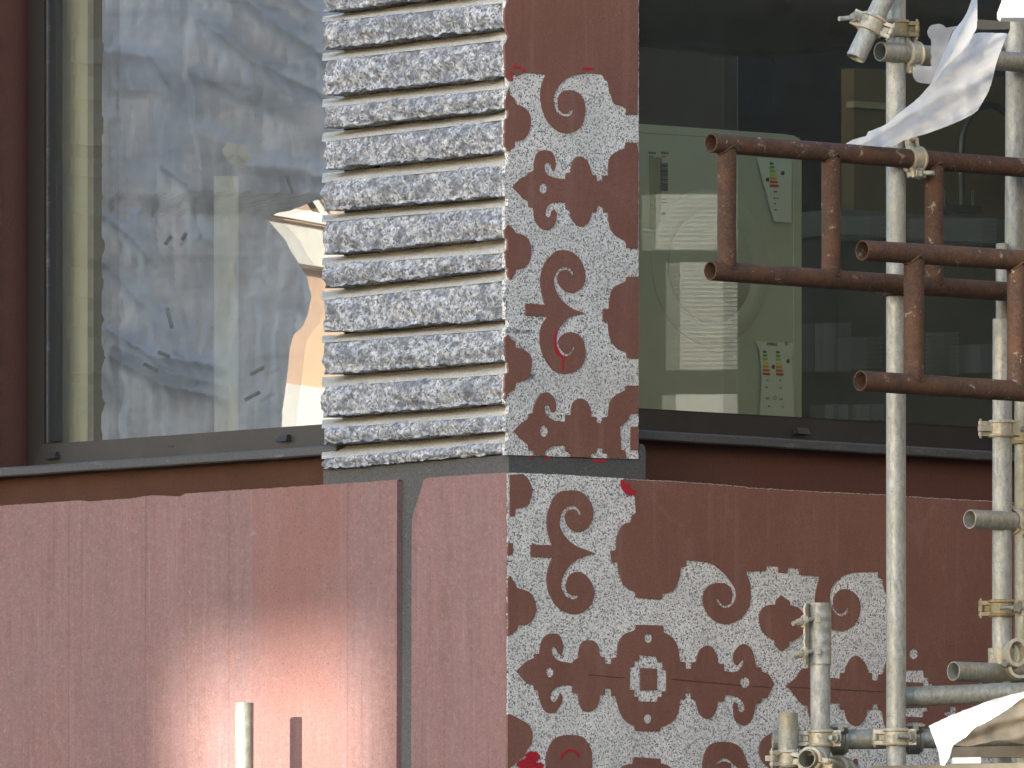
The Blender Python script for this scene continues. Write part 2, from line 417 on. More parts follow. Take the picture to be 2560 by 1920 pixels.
def ellipse(cx, cy, rx, ry, ox, oy, sc, n=18):
    return [(ox + (cx + rx * math.cos(2 * math.pi * i / n) * (1 + .08 * nz(i, cx, cy, 1.3))) / sc, oy + (cy + ry * math.sin(2 * math.pi * i / n) * (1 + .08 * nz(i, cy, cx, 1.3))) / sc) for i in range(n)]
def jag(p, q, step=5.0, amp=1.5, seed=0.0, fr=.09):
    """broken edge from p to q in pixels (q left out)"""
    d = math.hypot(q[0] - p[0], q[1] - p[1]); k = max(1, int(d / step)); nx, ny = -(q[1] - p[1]) / d, (q[0] - p[0]) / d
    o = []
    for i in range(k):
        u = i / k; a = 0 if i == 0 else amp * (nz(u * d, seed, 1.7, fr) + .6 * nz(u * d, seed, 5.5, fr * 3.3))
        o.append((p[0] + (q[0] - p[0]) * u + nx * a, p[1] + (q[1] - p[1]) * u + ny * a))
    return o
def plate(name, wall, loops, off, th, mat, parent, **kw):
    n = nL if wall is L else nR
    if not hasattr(loops[0][0], '__len__'): loops = [loops]
    mb = MB(); mb.prism([[wall(x, y, off) for x, y in lp] for lp in loops], n, th)
    return mb.make(name, mat, parent, **kw)

# ================================================================== ground and the street behind the camera
mesh_obj('ground', [V((-400, -400, 0)), V((400, -400, 0)), V((400, 400, 0)), V((-400, 400, 0))], [(0, 1, 2, 3)], 'asphalt')['kind'] = 'structure'

# ================================================================== the building
B0 = V((CORNER.x, CORNER.y + .4, 0))
bld = thing('building', 'corner of a granite building with red stone slabs, carved ornament and two dark framed windows', 'building', B0)

# ---- granite corner pier: core, sandblasted right face, split-face courses on the left
ROWS = [  # left top, left bottom, right top, right bottom (pixels)
    (-40, 30, -95, -30), (53, 123, 4, 68), (150, 238, 97, 190), (266, 323, 219, 270), (352, 424, 297, 378), (454, 528, 411, 488),
    (553, 636, 515, 593), (661, 719, 629, 670), (748, 831, 699, 797), (855, 935, 821, 902), (965, 1041, 933, 1007), (1068, 1112, 1037, 1077), (1144, 1173, 1104, 1136)]
def leftbound(py):
    for lt, lb, rt, rb in ROWS:
        if rt - 1 <= py <= rb + 2: return 1263 + 3.0 * nz(py, 2.2, .4, .09) + 1.5 * nz(py, 2.2, 7.4, .3)
    return 1271 + 2.5 * nz(py, 4.4, 1.4, .08)
pier_l = [(leftbound(y), y) for y in range(1137, -100, -4)]
right_edge = jag((1597, -100), (1596, 1148), 6, 1.6, 3.0)
face = pier_l + right_edge + [(1596, 1148)]
pier = plate('pier', R, [face], -.003, .012, 'granite_flat', bld, label='rough granite corner pier between the two windows')
core = MB(); U = UP
pc = [CORNER + nL * -.092 + nR * -.012, CORNER + nL * -.092 - nR * .60, CORNER - nL * .40 - nR * .66, CORNER - nL * .40 - nR * .012]
zb, zt = L(1264, 1134).z, L(1264, -140).z
core.add([V((p.x, p.y, z)) for z in (zb, zt) for p in pc], [(0, 1, 2, 3), (4, 7, 6, 5), (0, 4, 5, 1), (1, 5, 6, 2), (2, 6, 7, 3), (3, 7, 4, 0)])
core.make('core', 'granite_flat', pier)
def course(i, row, shift=V((0, 0, 0)), parent=pier):
    lt, lb, rt, rb = row
    nx, tt = 170, [0, .05, .11, .18, .26, .34, .42, .50, .58, .66, .74, .82, .88, .93, 1.0]
    vs = []; m = len(tt) + 2
    for a in range(nx + 1):
        s = a / nx
        ptop = L(805 + (1262 - 805) * s, lt + (rt - lt) * s); pbot = L(805 + (1262 - 805) * s, lb + (rb - lb) * s)
        # ends of the course
        u0 = (L(803, 600) - CORNER).dot(dL)
        ring = []
        for k, q in enumerate(tt):
            z = ptop.z + (pbot.z - ptop.z) * q
            uL = u0 + .009 * nz(z * 30, i * 3.3, 1.1) + .006 * nz(z * 90, i, 4.1)
            uR = .004 + .003 * nz(z * 60, i, 8.8)
            u = uL + (uR - uL) * s
            e = math.sin(math.pi * min(1, max(0, q))) ** .5 if 0 < q < 1 else 0
            if k == 0: z += .0040 * nz(u * 26, i * 7.7, 2.2) + .0030 * nz(u * 90, i, 3.2) + .0018 * nz(u * 210, i, 1.2)
            if k >= len(tt) - 2: z += (.0042 * nz(u * 22, i * 5.1, 9.2) + .0050 * min(0, nz(u * 31, i, 16.2) - .15) * -1 + .0036 * nz(u * 75, i, 6.6) + .0026 * nz(u * 190, i, 2.6)) * (1 if k == len(tt) - 1 else .6)
            off = -.010 + .014 * e + (.0115 * nz(u * 11, z * 14, i * 1.9) + .0095 * nz(u * 38, z * 50, i * 2.9) + .0055 * nz(u * 105, z * 110, i)) * (.35 + .65 * e)
            if q == 1.0: off = .002 + .005 * nz(u * 20, i * 2.0, 5.0) + .002 * nz(u * 90, i, 1.0)
            if q == .93: off += .004
            off -= .012 * max(0, 1 - s / .03) ** 2
            ring.append(CORNER + dL * u + nL * off + UP * (z - CORNER.z))
        top, bot = ring[0], ring[-1]
        back = lambda p, zz=0: p - nL * ((p - CORNER).dot(nL) + .094) + UP * zz
        vs += [back(top)] + ring + [back(bot, .004)]
    fs = []
    for a in range(nx):
        for k in range(m):
            j = (k + 1) % m; fs.append((a * m + k, a * m + j, (a + 1) * m + j, (a + 1) * m + k))
    fs += [tuple(range(m)), tuple(range(nx * m, nx * m + m))[::-1]]
    return mesh_obj('stone_course', [v + shift for v in vs], fs, 'granite_rough', parent, 50)
courses = [course(i, r) for i, r in enumerate(ROWS)]
def groove(i):
    a, b = ROWS[i], ROWS[i + 1]
    nx = 110; prof = [(-.02, -.075), (.09, -.072), (.19, -.064), (.31, -.054), (.46, -.041), (.62, -.028), (.80, -.015), (1.08, -.004)]
    vs = []; m = len(prof) + 1
    for k in range(nx + 1):
        s = k / nx; x = 805 + (1262 - 805) * s
        p, q = L(x, a[1] + (a[3] - a[1]) * s), L(x, b[0] + (b[2] - b[0]) * s)
        u = (L(807, 600) - CORNER).dot(dL) * (1 - s) + .007 * s
        ring = []
        for f, o in prof:
            z = p.z + (q.z - p.z) * f; o2 = o * (1 - .6 * s ** 8) + .0030 * nz(u * 30, z * 60, i) + .002 * nz(u * 160, z * 90, i)
            uu = u - o2 * 1.138 * (1 - s) + .004 * (1 - s)
            ring.append(CORNER + dL * uu + nL * o2 + UP * (z - CORNER.z))
        vs += ring + [ring[-1] - nL * .040]
    fs = []
    for k in range(nx):
        for j in range(m - 1): fs.append((k * m + j, k * m + j + 1, (k + 1) * m + j + 1, (k + 1) * m + j))
        fs.append((k * m + m - 1, k * m, (k + 1) * m, (k + 1) * m + m - 1))
    fs += [tuple(range(m)), tuple(range(nx * m, nx * m + m))[::-1]]
    mesh_obj('groove', vs, fs, 'groove_stone', pier, 60)
for i in range(len(ROWS) - 1): groove(i)

# ---- red ornament left standing on the upper right face
ZA = (1240, 140, 2.9625); ZB = (1240, 620, 2.9625); ZC = (1240, 1160, 2.9625); ZD = (1240, 1500, 3.0722); ZE = (1640, 1360, 2.9105)
def orn(txt, z, parent, holes=(), clamp=None, off=0.0, mat='red_ornament', name='ornament', th=.007, jit=.9):
    return plate(name, R, [outline(txt, *z, jit=jit, clampx=clamp)] + list(holes), off, th, mat, parent)
lbp = leftbound
orn('60 -700*;1056 -700*;1054 -400*;1056 0*;1050 435*;968 432*;965 388*;940 372;880 352;862 310;845 268;832 200;828 185*;805 170;800 140*;770 133;720 128;660 128;560 150;500 185;455 240;432 300;432 360;455 420;490 440;530 447;560 432;577 392*;568 390*;548 402;530 425;500 425;470 395;460 340;470 290;500 262;540 253;590 262;630 290;655 340;663 400;655 460;640 505;610 540;560 568;510 570;460 555;410 515;375 465;345 390;332 320;335 240;352 180;372 138*;330 132;280 128;215 122*;160 150*;130 130*;118 185*;105 190*;60 130*', ZA, pier, clamp=lbp)
orn('105 285*;140 320;145 350*;165 362;205 378;240 410;258 460;258 520;240 575;215 612;180 625;150 628*;140 640;140 670*;115 690;95 708*;75 680;45 640;62 600;68 520;72 430;70 340;80 300;100 232*', ZA, pier, clamp=lbp)
orn('125 968*;160 930;190 905;235 888*;240 865*;282 850*;285 790;300 730;330 702;375 698;415 712;438 760;442 820;430 852*;415 838;408 805;395 790;370 792;360 815;365 850;385 880;430 900;515 913*;520 865*;552 862*;565 790;590 752;620 744;650 752;685 790;705 850;715 880*;745 885*;748 925*;788 925*;790 885*;830 886*;835 800;850 745;880 718;925 695;958 680*;962 640*;1042 640*;1056 700*;1055 1000*;1052 1425*;968 1422*;965 1390*;955 1368;920 1350;890 1330;860 1295;840 1240;832 1160*;795 1158*;793 1125;775 1110;750 1112*;748 1155*;712 1158*;700 1200;680 1240;650 1260;620 1260;590 1240;560 1195;552 1140*;520 1135*;518 1085*;470 1083;420 1088;385 1110;368 1145;370 1180;395 1198;408 1180;412 1150;430 1135;450 1160;450 1200;435 1250;405 1280;370 1288;330 1270;300 1235;285 1190;280 1125*;245 1118*;240 1075*;205 1055;170 1015;140 985', ZA, pier, [ellipse(351, 980, 29, 39, *ZA)], lbp)
orn('90 1248*;115 1265;140 1300;148 1312*;190 1320;235 1350;258 1400;262 1450;255 1510;225 1555;190 1575;150 1580*;145 1600;130 1630;105 1660*;90 1610;78 1560;70 1450;62 1380;60 1310', ZA, pier, clamp=lbp)
SCROLL_UP = '220 410*;365 420*;345 350;332 260;335 200;350 140;380 85;430 35;470 17;530 17;580 40;625 85;655 150;663 210;655 265;630 300;590 325;545 330;500 305;470 270;457 230;465 190;495 165;530 163;550 175;565 202*;577 195*;565 160;530 140;490 142;455 170;435 210;430 260;445 310;475 370;520 415;570 450;662 485*;600 495;545 515;500 555;465 605;450 660;455 730;480 780;515 800;550 790;580 755;587 735*;573 730*;560 765;535 785;500 770;475 730;468 680;485 650;520 630;555 622;600 635;640 670;660 730;665 790;650 850;620 890;570 920;500 930;440 915;400 875;360 810;335 740;325 660;335 590;355 545;382 508*;220 500*'
orn(SCROLL_UP, ZB, pier)
orn('1056 210*;968 212*;962 250*;900 275;860 310;845 370;838 450*;795 452*;793 540*;832 545*;840 640;865 700;905 745;965 770*;972 812*;1010 820;1056 822*', ZB, pier)
orn('92 640*;115 680;145 690*;148 735*;190 745;235 770;262 810;268 860;258 920;235 965;195 988;150 995*;140 1040;90 1080*;70 1120;45 1060;50 970;75 900;80 850;60 740;60 680', ZB, pier, clamp=lbp)
orn('135 1358*;165 1320;200 1290;240 1265*;245 1228*;275 1222*;285 1170;310 1110;345 1075;390 1070;430 1110;445 1150;445 1200;430 1218*;412 1205;400 1175;380 1160;362 1175;365 1210;385 1245;430 1275;515 1287*;518 1237*;555 1235*;560 1180;580 1135;620 1115;660 1125;690 1160;705 1210;710 1250*;745 1252*;748 1295*;787 1298*;790 1255*;830 1250*;838 1190;850 1130;890 1090;960 1055*;965 1018*;1056 1018*;1054 1225*;990 1228*;985 1265*;950 1300*;920 1320*;928 1495*;960 1500*;968 1557*;830 1550*;828 1522*;795 1520*;793 1482*;748 1482*;745 1520*;705 1522*;705 1552*;552 1548*;550 1510*;515 1505*;515 1458*;470 1460;420 1470;385 1490;365 1515;370 1540*;285 1530*;280 1500*;245 1498*;240 1455*;205 1430;165 1390', ZB, pier, [ellipse(357, 1357, 31, 42, *ZB)])
orn('1000 1325*;1056 1322*;1056 1498*;998 1495*', ZB, pier)

# ---- bedding mortar between pier and base
MU = bld
plate('mortar_bed', L, [[(808, 1176), (1268, 1137), (1268, 2060), (996, 2060), (996, 1216), (808, 1230)]], -.016, .2, 'grey_mortar', MU)
rc = [(1614, 1125), (1611, 1115), (1605, 1110), (1598, 1109)]
plate('mortar_bed', R, [[(1272, 1137), (1597, 1149)] + rc[::-1] + [(1614, 1215), (1272, 1200)]], -.007, .2, 'grey_mortar', MU)

# ---- red slabs of the base
top_l = [(-120, 1277), (0, 1264), (110, 1257), (199, 1251), (216, 1254), (318, 1247), (345, 1243), (380, 1238), (450, 1241), (463, 1234), (597, 1225), (746, 1216), (895, 1206), (975, 1200), (994, 1199)]
pl = []
for a, b in zip(top_l, top_l[1:]): pl += jag(a, b, 5, 1.6, a[0], .11)
plate('stone_slab', L, [pl + [(994, 1199)] + jag((992.5, 1203), (991, 2080), 8, .5, 2) + [(991, 2080), (-140, 2080)]], 0.0, .017, 'red_slab', bld, label='wide weathered red slab under the left window')
sm = [(1071, 1194), (1063, 1197), (1058, 1203), (1055, 1216), (1050, 1231), (1042, 1256), (1033, 1286), (1030, 1298), (1029, 1340), (1027, 2080), (1265, 2080)]
corner_up = jag((1265.0, 2078), (1266.0, 1186), 6, 2.2, 8.0)
plate('stone_slab', L, [sm[:10] + corner_up + [(1265, 1184)] + jag((1262, 1181), (1071, 1194), 6, 1.5, 4)], .001, .017, 'red_slab', bld, label='narrow chipped red slab at the corner')
top_r = [(1276, 1182), (1400, 1186), (1600, 1199), (1700, 1204), (1860, 1216), (1868, 1219), (2060, 1230), (2200, 1236), (2345, 1246), (2483, 1253), (2720, 1270)]
pr = []
for a, b in zip(top_r, top_r[1:]): pr += jag(a, b, 5, 1.6, a[0] + 9, .12)
def lb_low(py): return 1268.6 + 1.0 * nz(py, 1.2, 3.3, .08) + 1.2 * nz(py, 6.2, 3.3, .25)
slab_r = plate('stone_slab', R, [pr + [(2720, 1270), (2720, 2080)] + [(lb_low(y), y) for y in range(2080, 1183, -5)]], -.003, .010, 'granite_flat', bld, label='sandblasted granite base slab with red ornament, right of the corner')
# big unfinished red field and its outline
fld = 'x'
tl = outline('925 140*;960 190;1010 220;1030 235*;1036 290;1040 360*;1010 385;1000 430*;950 445;915 490;895 550;890 638*;850 640*;858 725*;902 730*;912 800;940 880;990 930;1035 945*;1040 1000*', *ZC, jit=.8, closed=False)
mid = outline('0 402*;45 400*;45 362*;100 352;140 320;170 250;185 165*;222 165*;222 118*;290 122;370 132;430 155;490 205;545 270;575 320;585 370;570 425;545 455;505 465;470 450;445 420;443 400*;455 400*;480 435;510 450;545 425;558 370;545 320;510 290;470 282;410 290;370 320;345 370;345 430;365 490;400 535;450 570;510 583;570 570;630 530;670 470;690 400;690 330;680 270;655 198*;800 198*;808 160*;890 162*;895 205*;955 212*;965 172*;1042 175*;1045 222*;1195 235*;1180 280;1165 350;1158 430;1170 520;1200 570;1260 610;1330 632;1390 625;1450 580;1485 500;1485 430;1465 380;1430 345;1380 327;1335 340;1300 380;1292 420;1300 470;1325 500;1355 505;1385 480;1397 460*;1404 470*;1395 500;1370 522;1330 520;1290 480;1268 420;1270 350;1290 300;1330 255;1390 220;1470 205;1620 203*;1620 245*;1652 255*;1660 320;1695 420;1705 600;1690 800;1670 880;1655 945*;1620 950*;1615 995*;1575 990*;1572 940*;1545 935*;1535 890;1500 840;1460 812;1420 830;1390 880;1375 935*;1342 938*;1340 980*;1270 975*;1200 955;1170 920;1170 870;1190 860;1200 890;1220 900*;1215 850;1190 800;1150 790;1120 830;1110 905*;1065 910;1035 945*;1030 960*;1000 990;950 1030*;1010 1100;1050 1150;1075 1170*;1105 1180*;1120 1260;1150 1310;1190 1300;1215 1250;1222 1200*;1200 1210;1190 1240;1172 1225;1175 1190;1205 1165;1270 1158*;1340 1158*;1345 1205*;1375 1208*;1385 1260;1410 1300;1460 1325;1500 1300;1530 1250;1535 1210*;1575 1205*;1578 1165*;1615 1165*;1618 1208*;1648 1215*;1660 1290;1690 1370;1760 1440*;2200 1500*;2720 1530*;2725 1530*', *ZE, jit=.8, closed=False)
# close along the right end and the top edge of the slab
tops = [p for p in pr if p[0] > 1556][::-1]
tops = [(x, y + .9) for x, y in tops]
field = [(x, y) for x, y in tl] + mid + [(2719, 1600)] + tops
holes = [ellipse(1877, 800, 32, 38, *ZE),
         outline('1780 920*;1950 915*;1952 970*;1985 972*;1985 1015*;2015 1018*;2015 1040*;1945 1040*;1945 1008*;1780 1003*', *ZE),
         outline('1780 1195*;1978 1188*;1978 1215*;1945 1222*;1945 1260*;1780 1255*', *ZE),
         outline('2100 1240*;2100 1225*;2140 1222*;2140 1185*;2182 1185*;2182 1255*;2130 1258*', *ZE)]
plate('ornament', R, [field] + holes, 0, .007, 'red_ornament', slab_r, label='large red field with hooked scrolls behind the scaffold poles')
orn('105 80*;200 72*;240 110;265 170;268 230;245 290;205 320;150 330*;140 385*;105 388*', ZC, slab_r, clamp=lb_low)
orn('90 580*;128 588*;125 672*;90 672*', ZC, slab_r, clamp=lb_low)
orn('105 830*;140 880;160 920*;200 930;250 950;285 1000;300 1060;290 1120;265 1165;225 1190;165 1195*;160 1220;130 1250;90 1275*;90 850*', ZC, slab_r, clamp=lb_low)
orn('105 875*;150 895;180 915*;230 940;265 975;282 1030;275 1100;240 1150;215 1200;180 1230;110 1290;90 1330*;90 880*', ZD, slab_r, clamp=lb_low)
SCROLL_LOW = '260 598*;415 600*;395 540;380 470;380 380;400 320;430 245;480 205;545 195;610 200;665 235;705 290;722 350;715 410;690 460;650 495;600 503;555 480;525 435;512 390;525 355;560 335;595 340;615 378*;629 374*;622 345;595 315;560 308;515 330;485 375;473 440;490 500;540 565;600 610;735 660*;670 680;600 710;545 755;505 820;485 880;490 930;520 980;560 1000;600 995;613 975*;600 972*;575 975;545 960;520 920;525 870;550 820;590 800;640 805;690 850;722 910;730 970;710 1030;670 1080;620 1108;560 1110;500 1090;450 1050;405 980;380 900;378 820;395 750;420 692*;262 688*'
orn(SCROLL_LOW, ZC, slab_r)
orn('160 545*;200 505;240 470;295 445*;298 415*;335 410*;345 345;365 295;400 265;450 258;490 275;513 330;515 390;500 418*;480 405;465 375;450 355;432 362;430 400;455 445;500 470;590 485*;605 460;635 445*;638 390;650 345;680 315;720 308;760 320;790 360;800 432*;838 438*;842 488*;885 492*;890 448*;930 442*;935 370;950 310;985 265;1030 245;1070 230*;1080 190*;1285 195*;1290 250*;1340 275;1385 330;1405 400;1415 472*;1458 478*;1460 525*;1500 528*;1505 480*;1540 476*;1550 420;1575 375;1620 350;1660 360;1695 420;1710 490*;1752 490*;1755 545*;1840 552;1885 520;1905 480;1903 455*;1885 470;1860 500;1835 490;1822 440;1840 390;1875 350;1910 338;1950 360;1980 420;2000 515*;2035 515*;2045 550*;2090 565*;2115 600;2135 650*;2110 700;2085 750*;2045 755*;2035 795*;1998 795*;1985 860;1965 920;1930 952;1890 958;1850 935;1828 880;1825 800*;1835 785;1855 800;1865 850;1890 862;1908 845;1905 800;1880 760;1830 735;1758 728*;1755 778*;1705 780*;1695 840;1670 890;1635 912;1600 905;1560 860;1535 765*;1503 762*;1500 715*;1455 715*;1453 762*;1415 765*;1405 840;1385 900;1345 945;1310 962;1265 975*;1262 1010*;1070 1005*;1065 965*;1020 945;980 905;945 830;920 738*;888 738*;885 680*;840 680*;838 725*;800 728*;790 790;765 835;720 858;680 850;645 805;632 720*;590 712*;588 655*;520 655;460 675;425 715;420 760;445 785;475 760;495 715*;512 745;505 790;470 850;440 868;390 860;355 810;330 735;325 695*;298 690*;290 655*;245 640;205 600', ZD, slab_r,
    [ellipse(416, 555, 29, 38, *ZD), ellipse(1171, 293, 30, 38, *ZD), ellipse(1166, 912, 30, 38, *ZD), ellipse(1914, 632, 37, 43, *ZD),
     outline('1103 420*;1243 435*;1245 475*;1282 480*;1283 535*;1312 540*;1310 700*;1278 702*;1278 742*;1245 745*;1240 782*;1095 778*;1092 745*;1062 740*;1060 690*;1028 688*;1030 512*;1065 512*;1065 465*;1100 465*', *ZD)])
orn('1108 520*;1238 528*;1238 692*;1110 692*', ZD, slab_r)
orn('915 372*;945 400;970 410;978 445*;1030 460;1070 500;1090 560;1085 620;1060 660;1020 695;970 712*;970 745*;940 765;918 782*;890 760;868 740*;865 705*;810 670;775 630;755 570;755 510;775 470;820 445;870 440*;875 405*;895 390', ZE, slab_r)
orn('385 1700*;385 1300*;385 1220;400 1150;430 1090;480 1050;540 1037;610 1037;670 1055;710 1100;735 1160;740 1230;740 1700*', ZD, slab_r)
orn('1065 1205*;1265 1220*;1268 1255*;1320 1270;1360 1310;1380 1400*;1380 1700*;940 1700*;940 1400*;950 1310;985 1272;1050 1255*', ZD, slab_r)
orn('1585 1700*;1585 1300*;1590 1230;1610 1160;1650 1110;1710 1090;1780 1090;1850 1110;1890 1150;1920 1220;1940 1300*;1940 1700*;1870 1700*;1870 1330;1830 1265;1790 1225;1740 1217;1690 1250*;1690 1262*;1745 1240;1785 1250;1810 1300;1810 1700*', ZD, slab_r)
orn('870 1370;800 1400;762 1450;750 1510;765 1560;800 1610;860 1640;960 1640;1010 1560;1010 1440;960 1390', ZE, slab_r)
orn('1400 1660*;1420 1600;1460 1560;1478 1640*', ZE, slab_r)
# spray paint left from the stencils
for x0, y0, x1, y1 in ((1472, 1686, 1566, 1694), (1680, 1697, 1860, 1713), (1880, 1715, 1932, 1718), (1976, 1717, 2215, 1729)):
    plate('crack', R, [jag((x0, y0), (x1, y1), 8, 1.0, x0) + [(x1, y1)] + [(x, y + 2.2) for x, y in jag((x0, y0), (x1, y1), 8, 1.0, x0)[::-1]]], .0006, .001, 'soot_line', slab_r)
def spray(loop, wall, parent, off=.0012):
    plate('paint_mark', wall, [loop], off, .0016, 'paint_red', parent)
def blot(cx, cy, rx, ry, seed, n=22):
    return [(cx + rx * math.cos(2 * math.pi * i / n) * (1 + .5 * nz(i * .8, seed, 2)), cy + ry * math.sin(2 * math.pi * i / n) * (1 + .5 * nz(i * .8, seed, 7))) for i in range(n)]
for cx, cy, rx, ry in ((1289, 166, 6, 5), (1310, 176, 4, 6), (1278, 184, 4, 6), (1281, 198, 2.5, 5), (1300, 169, 3, 3), (1470, 172, 14, 4)): spray(blot(cx, cy, rx, ry, cx), R, pier)
spray(outline('430 650;450 610;445 700;470 760;495 800;540 812;510 815;508 850;503 910;490 912;490 815;460 800;437 750;432 720', *ZB, jit=.5), R, pier)
spray(outline('930 115;960 140;985 150;1005 185;1040 200;1042 220;1000 232;960 215;930 170', *ZC, jit=2), R, slab_r)
spray(blot(1332, 1892, 18, 14, 3), R, slab_r); spray(blot(1318, 1910, 26, 12, 9), R, slab_r); spray(blot(1348, 1915, 12, 9, 5), R, slab_r)
arcp = [(1240 + (575 + rr * math.cos(a)) / 3.0722, 1500 + (1225 + rr * math.sin(a)) / 3.0722) for rr, rng in ((80, range(-180, -15, 15)), (62, range(-15, -181, -15))) for a in (math.radians(x) for x in rng)]
spray(arcp, R, slab_r)
for cx, cy, rx, ry in ((1368, 1146, 7, 3), (1498, 1152, 20, 4), (1330, 1143, 8, 2)): spray(blot(cx, cy, rx, ry, cx), R, pier, -.0055)

# ---- brown render bands under the windows
GL = -.232     # outer glass plane of both windows behind the wall face
plate('render_band', L, [[(-220, 1208), (830, 1136), (830, 1235), (-220, 1300)]], -.09, .05, 'orange_render', bld)
plate('render_band', R, [[(1560, 1092), (2760, 1168), (2760, 1310), (1560, 1225)]], -.10, .05, 'brown_render', bld)
# left neighbour pier: brown reveal and its rough outer edge (seen mirrored in the glass)
revx = L(74, 700, GL); urev = (revx - CORNER).dot(dL)
rev = MB()
def wp(u, off, z): return CORNER + dL * u + nL * off + UP * (z - CORNER.z)
z_lo, z_hi = L(75, 1190, GL).z - .06, L(75, -160).z
rev.add([wp(urev, o, z) for z in (z_lo, z_hi) for o in (-.012, -.36)] + [wp(urev + .9, o, z) for z in (z_lo, z_hi) for o in (-.012, -.36)],
        [(0, 1, 3, 2), (4, 6, 7, 5), (0, 4, 5, 1), (2, 3, 7, 6), (0, 2, 6, 4), (1, 5, 7, 3)])
nb = rev.make('pier', 'brown_render', bld, label='brown rendered reveal left of the left window')
ed = MB()
ed.add([wp(urev - .019, o, z) for z in (z_lo, z_hi) for o in (.0005, -.030)] + [wp(urev + .05, o, z) for z in (z_lo, z_hi) for o in (.0005, -.030)],
       [(0, 1, 3, 2), (4, 6, 7, 5), (0, 4, 5, 1), (2, 3, 7, 6), (0, 2, 6, 4), (1, 5, 7, 3)])
ed.make('edge', 'bronze_dark', nb)  # dark filler, silhouette shade of the mirrored edge put into its colour
for o in courses:
    c = o.copy(); COL.objects.link(c); c.parent = nb
    c.location = wloc(o) + dL * (urev - .024) - wloc(nb)
    c.material_slots[0].link = 'OBJECT'; c.material_slots[0].material = M['bronze_metal']  # dark coat puts backlit silhouette shade into the copied courses

# ---- left window
winL = thing('window', None, None, V((L(440, 1120, GL).x, L(440, 1120, GL).y, L(440, 1120, GL).z)))
winL.parent = bld; winL.location = L(440, 1120, GL) - wloc(bld); winL['label'] = 'left window mirroring a pale tarpaulin'
def bar(name, wall, pts, off, th, mat, par, **kw): return plate(name, wall, [pts], off, th, mat, par, **kw)
FO = GL + .035
bar('frame', L, [(70, -160), (110, -160), (110, 1112), (82, 1166), (70, 1166)], FO, .06, 'bronze_dark', winL)
bar('sash', L, [(113, -160), (120, -160), (120, 1108), (113, 1110)], FO - .008, .05, 'lead_flashing', winL)
bar('sash', L, [(123, -160), (141, -160), (141, 1102), (123, 1105)], FO - .016, .018, 'black_rubber', winL)
bar('gasket', L, [(109, -160), (124, -160), (124, 1112), (109, 1114)], FO - .024, .03, 'black_rubber', winL)
bar('frame', L, [(105, 1111), (840, 1058), (840, 1122), (80, 1167)], FO + .003, .07, 'bronze_metal', winL)
for x0, y0 in ((124, 1149), (702, 1106)):
    k = 29
    cl = MB(); q = [L(x0, y0, FO), L(x0 + k, y0 - 3, FO), L(x0 + k - 4, y0 - 19, FO), L(x0 + 5, y0 - 16.5, FO)]
    cl.add(q + [p + nL * .022 for p in q[:2]] + [p + nL * .012 for p in q[2:]], [(0, 1, 2, 3), (4, 7, 6, 5), (0, 4, 5, 1), (1, 5, 6, 2), (2, 6, 7, 3), (3, 7, 4, 0)])
    cl.make('clip', 'bronze_metal', winL)
bar('slot', L, outline('418 1116;421 1114;432 1113;435 1115;432 1118;421 1119', 0, 0, 1, jit=0), FO + .0045, .004, 'black_rubber', winL)
bar('glass_pane', L, [(140, -170), (860, -170), (860, 1075), (140, 1125)], GL, .004, 'window_glass', winL)
bar('glass_pane', L, [(140, -170), (860, -170), (860, 1075), (140, 1125)], GL - .030, .004, 'window_glass', winL)
# flashing profile along the wall
def flashing(wall, a, b, prof, par, mat='lead_flashing'):
    n = nL if wall is L else nR
    vs = []
    K = 24
    for k in range(K + 1):
        s = k / K
        base = wall(a[0] + (b[0] - a[0]) * s, a[1] + (b[1] - a[1]) * s, prof[0][0])
        for o, dz in prof: vs.append(base + n * (o - prof[0][0]) + UP * (dz + .0012 * nz(s * 9, o * 40, 2.0)))
    m = len(prof); fs = []
    for k in range(K):
        for i in range(m):
            j = (i + 1) % m; fs.append((k * m + i, k * m + j, (k + 1) * m + j, (k + 1) * m + i))
    fs += [tuple(range(m)), tuple(range(K * m, K * m + m))[::-1]]
    return mesh_obj('sill', vs, fs, mat, par, 25)
FP = [(GL + .03, 0), (-.047, -.012), (-.041, -.017), (-.041, -.034), (-.046, -.038), (-.060, -.036), (-.075, -.030), (GL + .03, -.016)]
flashing(L, (74, 1167), (960, 1107), FP, winL)

# ---- right window
winR = thing('window', None, None, V((0, 0, 0))); winR.parent = bld; winR.location = R(2040, 1080, GL) - wloc(bld)
winR['label'] = 'right window in shade behind the scaffold, a packed appliance inside'
bar('frame', R, [(1570, 1023), (2760, 1089), (2760, 1148), (1570, 1078)], FO, .07, 'bronze_metal', winR)
bar('gasket', R, [(1570, 1019), (2760, 1085), (2760, 1092), (1570, 1026)], FO - .02, .03, 'black_rubber', winR)
cl = MB(); q = [R(1982, 1085, FO), R(2014, 1087, FO), R(2012, 1071, FO), R(1984, 1069, FO)]
cl.add(q + [p + nR * .022 for p in q[:2]] + [p + nR * .012 for p in q[2:]], [(0, 1, 2, 3), (4, 7, 6, 5), (0, 4, 5, 1), (1, 5, 6, 2), (2, 6, 7, 3), (3, 7, 4, 0)])
cl.make('clip', 'bronze_metal', winR)
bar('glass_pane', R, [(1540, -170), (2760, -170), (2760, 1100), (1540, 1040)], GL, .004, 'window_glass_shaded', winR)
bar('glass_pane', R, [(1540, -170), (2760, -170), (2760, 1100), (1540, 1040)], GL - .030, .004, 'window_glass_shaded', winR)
flashing(R, (1440, 1067), (2760, 1147), FP, winR)

